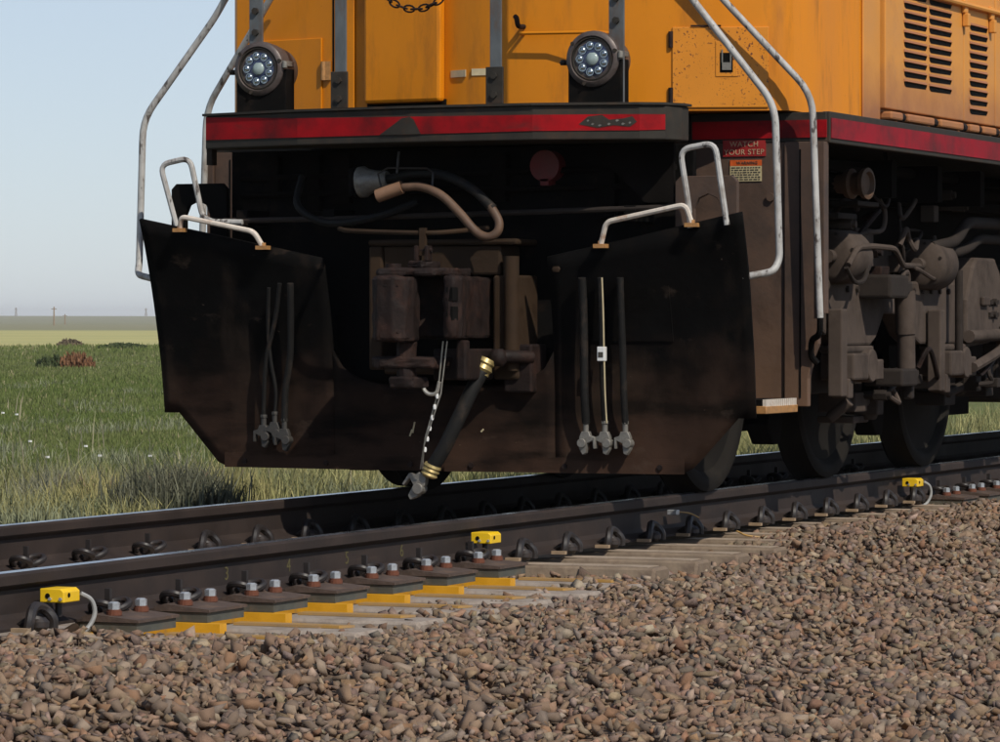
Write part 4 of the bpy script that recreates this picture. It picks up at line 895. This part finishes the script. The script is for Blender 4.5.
# --- side sill, hood with louvred doors
sill = part(MB().box(1.575, 1.612, .815, 20, 1.650, 1.795), 'side_sill', 'steel_grey', bevel=.005)
part(MB().box(1.6125, 1.617, .83, 20, 1.672, 1.765), 'reflective_stripe', 'red_side', sill)
sl2 = part(MB().box(-1.612, -1.575, .815, 20, 1.650, 1.795), 'side_sill', 'steel_grey', bevel=.005)
part(MB().box(-1.574, 1.574, .862, 20, 1.70, 1.788), 'deck', 'steel_grey')
part(MB().box(-1.0, 1.437, 2.08, 20, 1.799, 3.45), 'hood', 'orange_dusty')  # unseen top and left side cut back to keep shadow off the grass
part(MB().box(1.4455, 1.458, 1.80, 2.07, 1.80, 3.39), 'corner_panel', 'orange_dusty', bevel=.006)
def louvre_mesh(w):
    """a pressed slot: dark opening under a short sloping lip"""
    v = [(0, 0, .044), (0, w, .044), (.010, w - .004, .031), (.010, .004, .031), (0, 0, .029), (0, w, .029),
         (.0015, .002, .031), (.0015, w - .002, .031), (.0015, w - .008, .009), (.0015, .035, .004), (.0015, .012, .012), (0, w, .012), (.006, w - .004, .026)]
    f = [(0, 3, 2, 1), (0, 4, 3), (1, 2, 5), (1, 12, 11), (3, 4, 5, 2), (6, 10, 9, 8, 7)]
    me = bpy.data.meshes.new('louvre'); me.from_pydata(v, [], f); me.materials.append(M['orange_dusty']); me.materials.append(M['black']); me.polygons[5].material_index = 1
    return me
def louvre_door(y0, y1, cols, z0, rows, top):
    d = part(MB().box(1.438, 1.478, y0, y1, 1.875, top), 'louvre_door', 'orange_dusty', bevel=.006)
    for a, c in cols:
        me = louvre_mesh(c - a)
        for k in range(rows): link('louvre', me, d, (1.4785, a, z0 + .0492 * k))
    return d
ld = louvre_door(2.09, 3.44, ((2.39, 2.77), (2.82, 3.21)), 1.995, 10, 2.95); ld['label'] = 'louvred door with two columns of slots'
ld2 = louvre_door(3.452, 4.03, ((3.55, 3.88),), 1.915, 10, 2.95); ld2['label'] = 'narrow louvred door with one column of slots'
louvre_door(4.05, 5.4, ((4.35, 4.73), (4.78, 5.17)), 1.995, 10, 2.95)
for a, c in ((2.11, 2.30), (2.40, 2.84), (2.96, 3.36), (3.50, 3.66), (3.74, 3.98), (4.1, 4.3), (4.4, 4.8)):
    part(MB().box(1.44, 1.505, a, c, 1.822, 1.862), 'door_hinge', 'orange_dusty', bevel=.01)
for a in (2.345, 2.90, 3.43, 3.70, 4.04): part(MB().cyl((1.475, a - .03, 1.842), (1.475, a + .03, 1.842), .022, n=10), 'hinge_knuckle', 'rust')
part(MB().box(1.4385, 1.452, 2.085, 6, 1.80, 1.82), 'door_gap', 'black')
lr = part(MB().tube([(1.50, 2.6, 2.485), (1.50, 5.2, 2.485)], .014, 8), 'latch_rod', 'orange_dusty', smooth=True)
for y in (3.43, 3.93): part(MB().box(1.48, 1.515, y - .02, y + .02, 2.37, 2.44).box(1.479, 1.50, y - .03, y + .03, 2.44, 2.51), 'latch', 'orange_dusty', lr, bevel=.006)

# --- underframe, fuel tank, bogie
part(MB().box(-.80, .80, .30, 20, 1.12, 1.64), 'underframe', 'under')  # solid dark mass, put in to block light beneath the deck
part(MB().box(-.58, .58, .45, 6.6, .26, 1.10), 'traction_motors', 'under')
part(MB().box(-1.3, 1.3, 7.9, 14.5, .30, 1.5), 'fuel_tank', 'truck_dark', bevel=.1)
b = MB()
for z, x in ((1.60, 1.2), (1.55, 1.05), (1.48, .95)): b.tube([(x, .9, z), (x, 7.5, z)], .03, 8)
for y in (2.6, 3.4, 4.2): b.box(.8, 1.35, y, y + .08, 1.45, 1.64)
part(b, 'under_deck_pipes', 'under', smooth=True)
WPROF = [(0, .10), (.02, .12), (.02, .22), (-.015, .30), (-.015, .44), (.012, .465), (.02, .475), (.02, .515), (.012, .535), (-.075, .540), (-.095, .552), (-.108, .562), (-.12, .555), (-.125, .47), (-.09, .40), (-.08, .2)]
for y in (1.38, 3.2, 4.93):
    for s in (1, -1):
        w = part(MB().lathe((0, 0, 0), (s, 0, 0), WPROF, 48), 'wheel', 'wheel', smooth=True, loc=(s * .80, y, .536))
        part(MB().lathe((0, 0, 0), (s, 0, 0), [(0.015, .098), (.06, .09), (.07, .05)], 20), 'hub', 'truck_dark', w, True)
    part(MB().cyl((-.7, y, .536), (.7, y, .536), .09, n=16), 'axle', 'under', smooth=True)
for s in (1, -1):
    X = lambda a, c: sorted((s * a, s * c))
    part(MB().prism([(.75, .74), (.75, 1.0), (.95, 1.035), (4.30, 1.035), (4.30, .70), (3.62, .70), (3.45, .75), (3.30, .86), (2.98, .86), (2.85, .74), (2.75, .70), (2.2, .70), (1.9, .80), (1.2, .80)], 0, *X(1.06, 1.19)), 'side_frame', 'truck', bevel=.014)
    part(MB().prism([(4.301, .68), (4.301, .94), (4.42, 1.12), (4.50, 1.175), (4.86, 1.175), (4.96, 1.10), (5.02, .96), (6.7, .96), (6.7, .66), (5.5, .66), (5.30, .78), (5.0, .80), (4.75, .70)], 0, *X(1.08, 1.245)), 'frame_gusset', 'truck', bevel=.016)
    for y in (2.02, 3.70, 5.5):
        pd = part(MB().box(*X(1.20, 1.275), y, y + .09, .45, .885), 'pedestal', 'truck', bevel=.008)
        part(MB().box(*X(1.19, 1.28), y + .091, y + .17, .44, .54), 'pedestal_foot', 'truck', pd, bevel=.008)
        part(MB().box(*X(1.12, 1.30), y + .12, y + .36, .53, .665).box(*X(1.12, 1.25), y + .10, y + .60, .665, .70), 'bearing_housing', 'truck', bevel=.012)
        part(MB().cyl((s * 1.05, y + .46, .60), (s * 1.29, y + .46, .60), .085, n=20).box(*X(1.1, 1.27), y + .44, y + .70, .525, .63), 'bearing_cap', 'truck', smooth=True, bevel=.008)
        part(MB().box(*X(1.0, 1.09), y - .05, y + .9, .46, .70), 'equaliser', 'truck_dark', bevel=.01)
    # damper
    dp = part(MB().cyl((s * 1.30, 3.0, .76), (s * 1.30, 2.98, .98), .055, n=18), 'damper', 'truck', smooth=True)
    part(MB().cyl((s * 1.30, 3.01, .55), (s * 1.30, 3.0, .757), .047, n=18), 'damper_rod', 'truck', dp, True)
    part(MB().tube(bent([(s * 1.30, 2.93, .98), (s * 1.30, 2.93, 1.07), (s * 1.30, 3.03, 1.08), (s * 1.30, 3.03, .98)], .03), .016, 8), 'damper_eye', 'truck', dp, True)
    part(MB().box(*X(1.15, 1.36), 2.55, 2.86, .94, 1.06).box(*X(1.18, 1.34), 2.88, 3.0, .96, 1.03), 'damper_bracket', 'truck_dark', dp, bevel=.015)
    part(MB().box(*X(1.15, 1.36), 2.75, 3.02, .49, .58).box(*X(1.28, 1.33), 3.0, 3.06, .42, .56), 'lower_bracket', 'truck_dark', dp, bevel=.012)
    # brake cylinders
    for y, z, r in ((2.12, 1.145, .135), (3.62, 1.125, .135)):
        bc = part(MB().lathe((s * 1.20, y, z), (0, 1, 0), [(-.05, .09), (-.035, r - .01), (-.02, r), (.22, r), (.24, r - .012), (.30, .07)], 30), 'brake_cylinder', 'truck', smooth=True)
        for k in range(6): a = k * 1.047 + .3; part(MB().cyl((s * 1.20 + (r - .02) * math.cos(a), y - .035, z + (r - .02) * math.sin(a)), (s * 1.20 + (r - .02) * math.cos(a), y - .047, z + (r - .02) * math.sin(a)), .009, n=6), 'bolt', 'truck_dark', bc)
        part(MB().cyl((s * 1.20, y - .05, z), (s * 1.20, y - .11, z), .035, n=12), 'cylinder_boss', 'truck', bc, True)
    part(MB().tube(bent([(s * 1.33, 1.95, 1.10), (s * 1.33, 2.1, 1.19), (s * 1.33, 2.35, 1.20), (s * 1.33, 2.72, 1.195), (s * 1.33, 2.85, 1.11), (s * 1.22, 3.5, 1.115)], .06), .015, 8), 'brake_pipe', 'truck', smooth=True)
    part(MB().tube(smooth_path([(s * 1.32, 1.95, 1.09), (s * 1.33, 2.05, 1.02), (s * 1.33, 2.2, 1.03), (s * 1.32, 2.3, 1.10)], 5), .012, 8), 'brake_pipe', 'truck_dark', smooth=True)
    part(MB().tube(smooth_path([(s * 1.22, 2.3, 1.21), (s * 1.24, 2.5, 1.27), (s * 1.25, 2.75, 1.29), (s * 1.25, 2.8, 1.38), (s * 1.25, 2.7, 1.45)], 5), .013, 8), 'hose', 'truck', smooth=True)
    part(MB().box(*X(1.02, 1.10), 2.35, 3.4, 1.037, 1.22).box(*X(1.1, 1.16), 2.6, 2.9, 1.04, 1.30), 'bracket_plate', 'truck', bevel=.012)
    part(MB().tube(smooth_path([(s * 1.25, 3.05, 1.22), (s * 1.27, 3.1, 1.30), (s * 1.25, 3.2, 1.26), (s * 1.27, 3.25, 1.20), (s * 1.25, 3.35, 1.25)], 4), .016, 8), 'slack_clevis', 'truck', smooth=True)
    part(MB().cyl((s * 1.27, 4.06, .55), (s * 1.27, 4.06, 1.10), .022, n=10), 'vertical_pipe', 'truck_dark', smooth=True)
    part(MB().tube(smooth_path([(s * 1.28, 4.3, .57), (s * 1.29, 4.7, .64), (s * 1.29, 5.2, .74), (s * 1.29, 5.7, .76)], 5), .028, 8), 'brake_lever', 'truck', smooth=True)
    part(MB().tube([(s * 1.27, 4.25, .74), (s * 1.27, 4.6, .745), (s * 1.27, 5.1, .75)], .035, 10), 'sand_pipe', 'truck', smooth=True)
    for z in (.93, .86): part(MB().cyl((s * 1.245, 4.8, z), (s * 1.27, 4.8, z), .02, n=8).box(*X(1.246, 1.258), 4.72, 4.9, z - .012, z + .012), 'bolt', 'truck_dark')
    part(MB().box(*X(1.246, 1.27), 4.55, 4.68, .91, .96), 'lifting_lug', 'truck', bevel=.008)
    # brass coupling, bracket and dark pipes under the deck
    bp = part(MB().lathe((s * 1.25, 1.98, 1.50), (s * 1, -.15, .0), [(0, .045), (.06, .05), (.07, .07), (.10, .075), (.11, .055), (.15, .06), (.16, .075), (.185, .078), (.19, .06), (.17, .05)], 22), 'pipe_coupling', 'copper', smooth=True)
    part(MB().tube([(s * 1.27, 1.98, 1.50), (s * .8, 2.05, 1.50)], .05, 12), 'pipe', 'under', bp, True)
    part(MB().box(*X(1.12, 1.3), 2.2, 2.55, 1.40, 1.425).box(*X(1.1, 1.28), 1.95, 2.25, 1.33, 1.36), 'pipe_shelf', 'truck_dark', bevel=.006)
    part(MB().box(*X(1.35, 1.39), 4.66, 5.4, 1.36, 1.64), 'deck_bracket', 'truck', bevel=.006)
    part(MB().tube(bent([(s * 1.25, 3.6, 1.22), (s * 1.3, 3.9, 1.25), (s * 1.3, 4.1, 1.36), (s * 1.3, 5.2, 1.37)], .1), .032, 10), 'air_pipe', 'truck_dark', smooth=True)
    part(MB().tube(bent([(s * 1.2, 4.0, 1.18), (s * 1.25, 4.3, 1.22), (s * 1.25, 4.5, 1.28), (s * 1.25, 5.2, 1.28)], .1), .028, 10), 'air_pipe', 'truck_dark', smooth=True)
    # brake rigging between the wheels
    b = MB().box(*X(.95, 1.15), 2.62, 2.82, .36, .46).box(*X(1.0, 1.18), 2.9, 3.0, .34, .44).tube([(s * 1.1, 2.5, .50), (s * 1.12, 2.75, .40), (s * 1.1, 3.05, .42)], .03, 8).ball((s * 1.12, 2.95, .35), .05, 8).box(*X(.9, 1.1), 2.75, 3.0, .30, .335).cyl((s * 1.05, 2.5, .33), (s * 1.16, 2.5, .42), .03, n=8)
    part(b, 'brake_rigging', 'truck', bevel=.008)
    b = MB().tube([(s * 1.1, 4.1, .50), (s * 1.12, 4.35, .43), (s * 1.1, 4.8, .47)], .03, 8).box(*X(.95, 1.12), 4.3, 4.5, .36, .44).box(*X(1.0, 1.18), 4.9, 5.05, .40, .60)
    part(b, 'brake_rigging', 'truck_dark', bevel=.008)
    for y in (2.36, 4.06): part(MB().prism([(y - .16, .30), (y - .05, .20), (y + .05, .20), (y + .2, .62), (y + .05, .64)], 0, *X(.70, .82)), 'brake_shoe', 'under', bevel=.01)
    part(MB().prism([(.55, .28), (.80, .10), (.95, .10), (.98, .30), (.85, .62)], 0, *X(.70, .84)), 'rail_guard', 'under', bevel=.01)
# small clutter on the right-hand bogie: wires, unions, bolts
random.seed(21)
for y0, y1, z0, z1, n in ((2.3, 3.6, 1.04, 1.34, 10), (2.2, 3.7, .42, .62, 8), (3.9, 5.0, .44, .62, 6), (2.0, 5.2, 1.30, 1.58, 10)):
    for k in range(n):
        y, z = random.uniform(y0, y1), random.uniform(z0, z1); x = random.uniform(1.10, 1.24); m = random.choice(['truck', 'truck_dark', 'truck_dark', 'rust'])
        if k % 3 == 0:
            part(MB().tube(smooth_path([(x, y, z), (x + .05, y + random.uniform(-.1, .2), z + random.uniform(-.12, .12)), (x + .03, y + random.uniform(.1, .45), z + random.uniform(-.10, .15)), (x - .05, y + random.uniform(.2, .6), z + random.uniform(.0, .2))], 5), random.uniform(.008, .016), 7), 'pipe', m, smooth=True)
        elif k % 3 == 1:
            part(MB().cyl((x, y, z), (x + .07, y, z), .028, n=6).cyl((x + .07, y, z), (x + .09, y, z), .018, n=10).cyl((x - .1, y, z), (x, y, z), .02, n=10), 'pipe_union', m)
        else:
            part(MB().box(x - .05, x + .03, y, y + random.uniform(.05, .16), z - .03, z + random.uniform(.01, .06)), 'bracket', m, bevel=.006)
for y in np.arange(2.35, 4.3, .16): part(MB().cyl((1.19, y, .985), (1.205, y, .985), .016, n=6), 'bolt', 'truck_dark')
# coil springs above the bearing housings
for y in (2.5, 4.2):
    pts = [(1.12 + .05 * math.cos(a), y + .05 * math.sin(a), .69 + a * .0042) for a in np.arange(0, 6.28 * 4.5, .5)]
    part(MB().tube(pts, .012, 6), 'coil_spring', 'truck_dark', smooth=True)
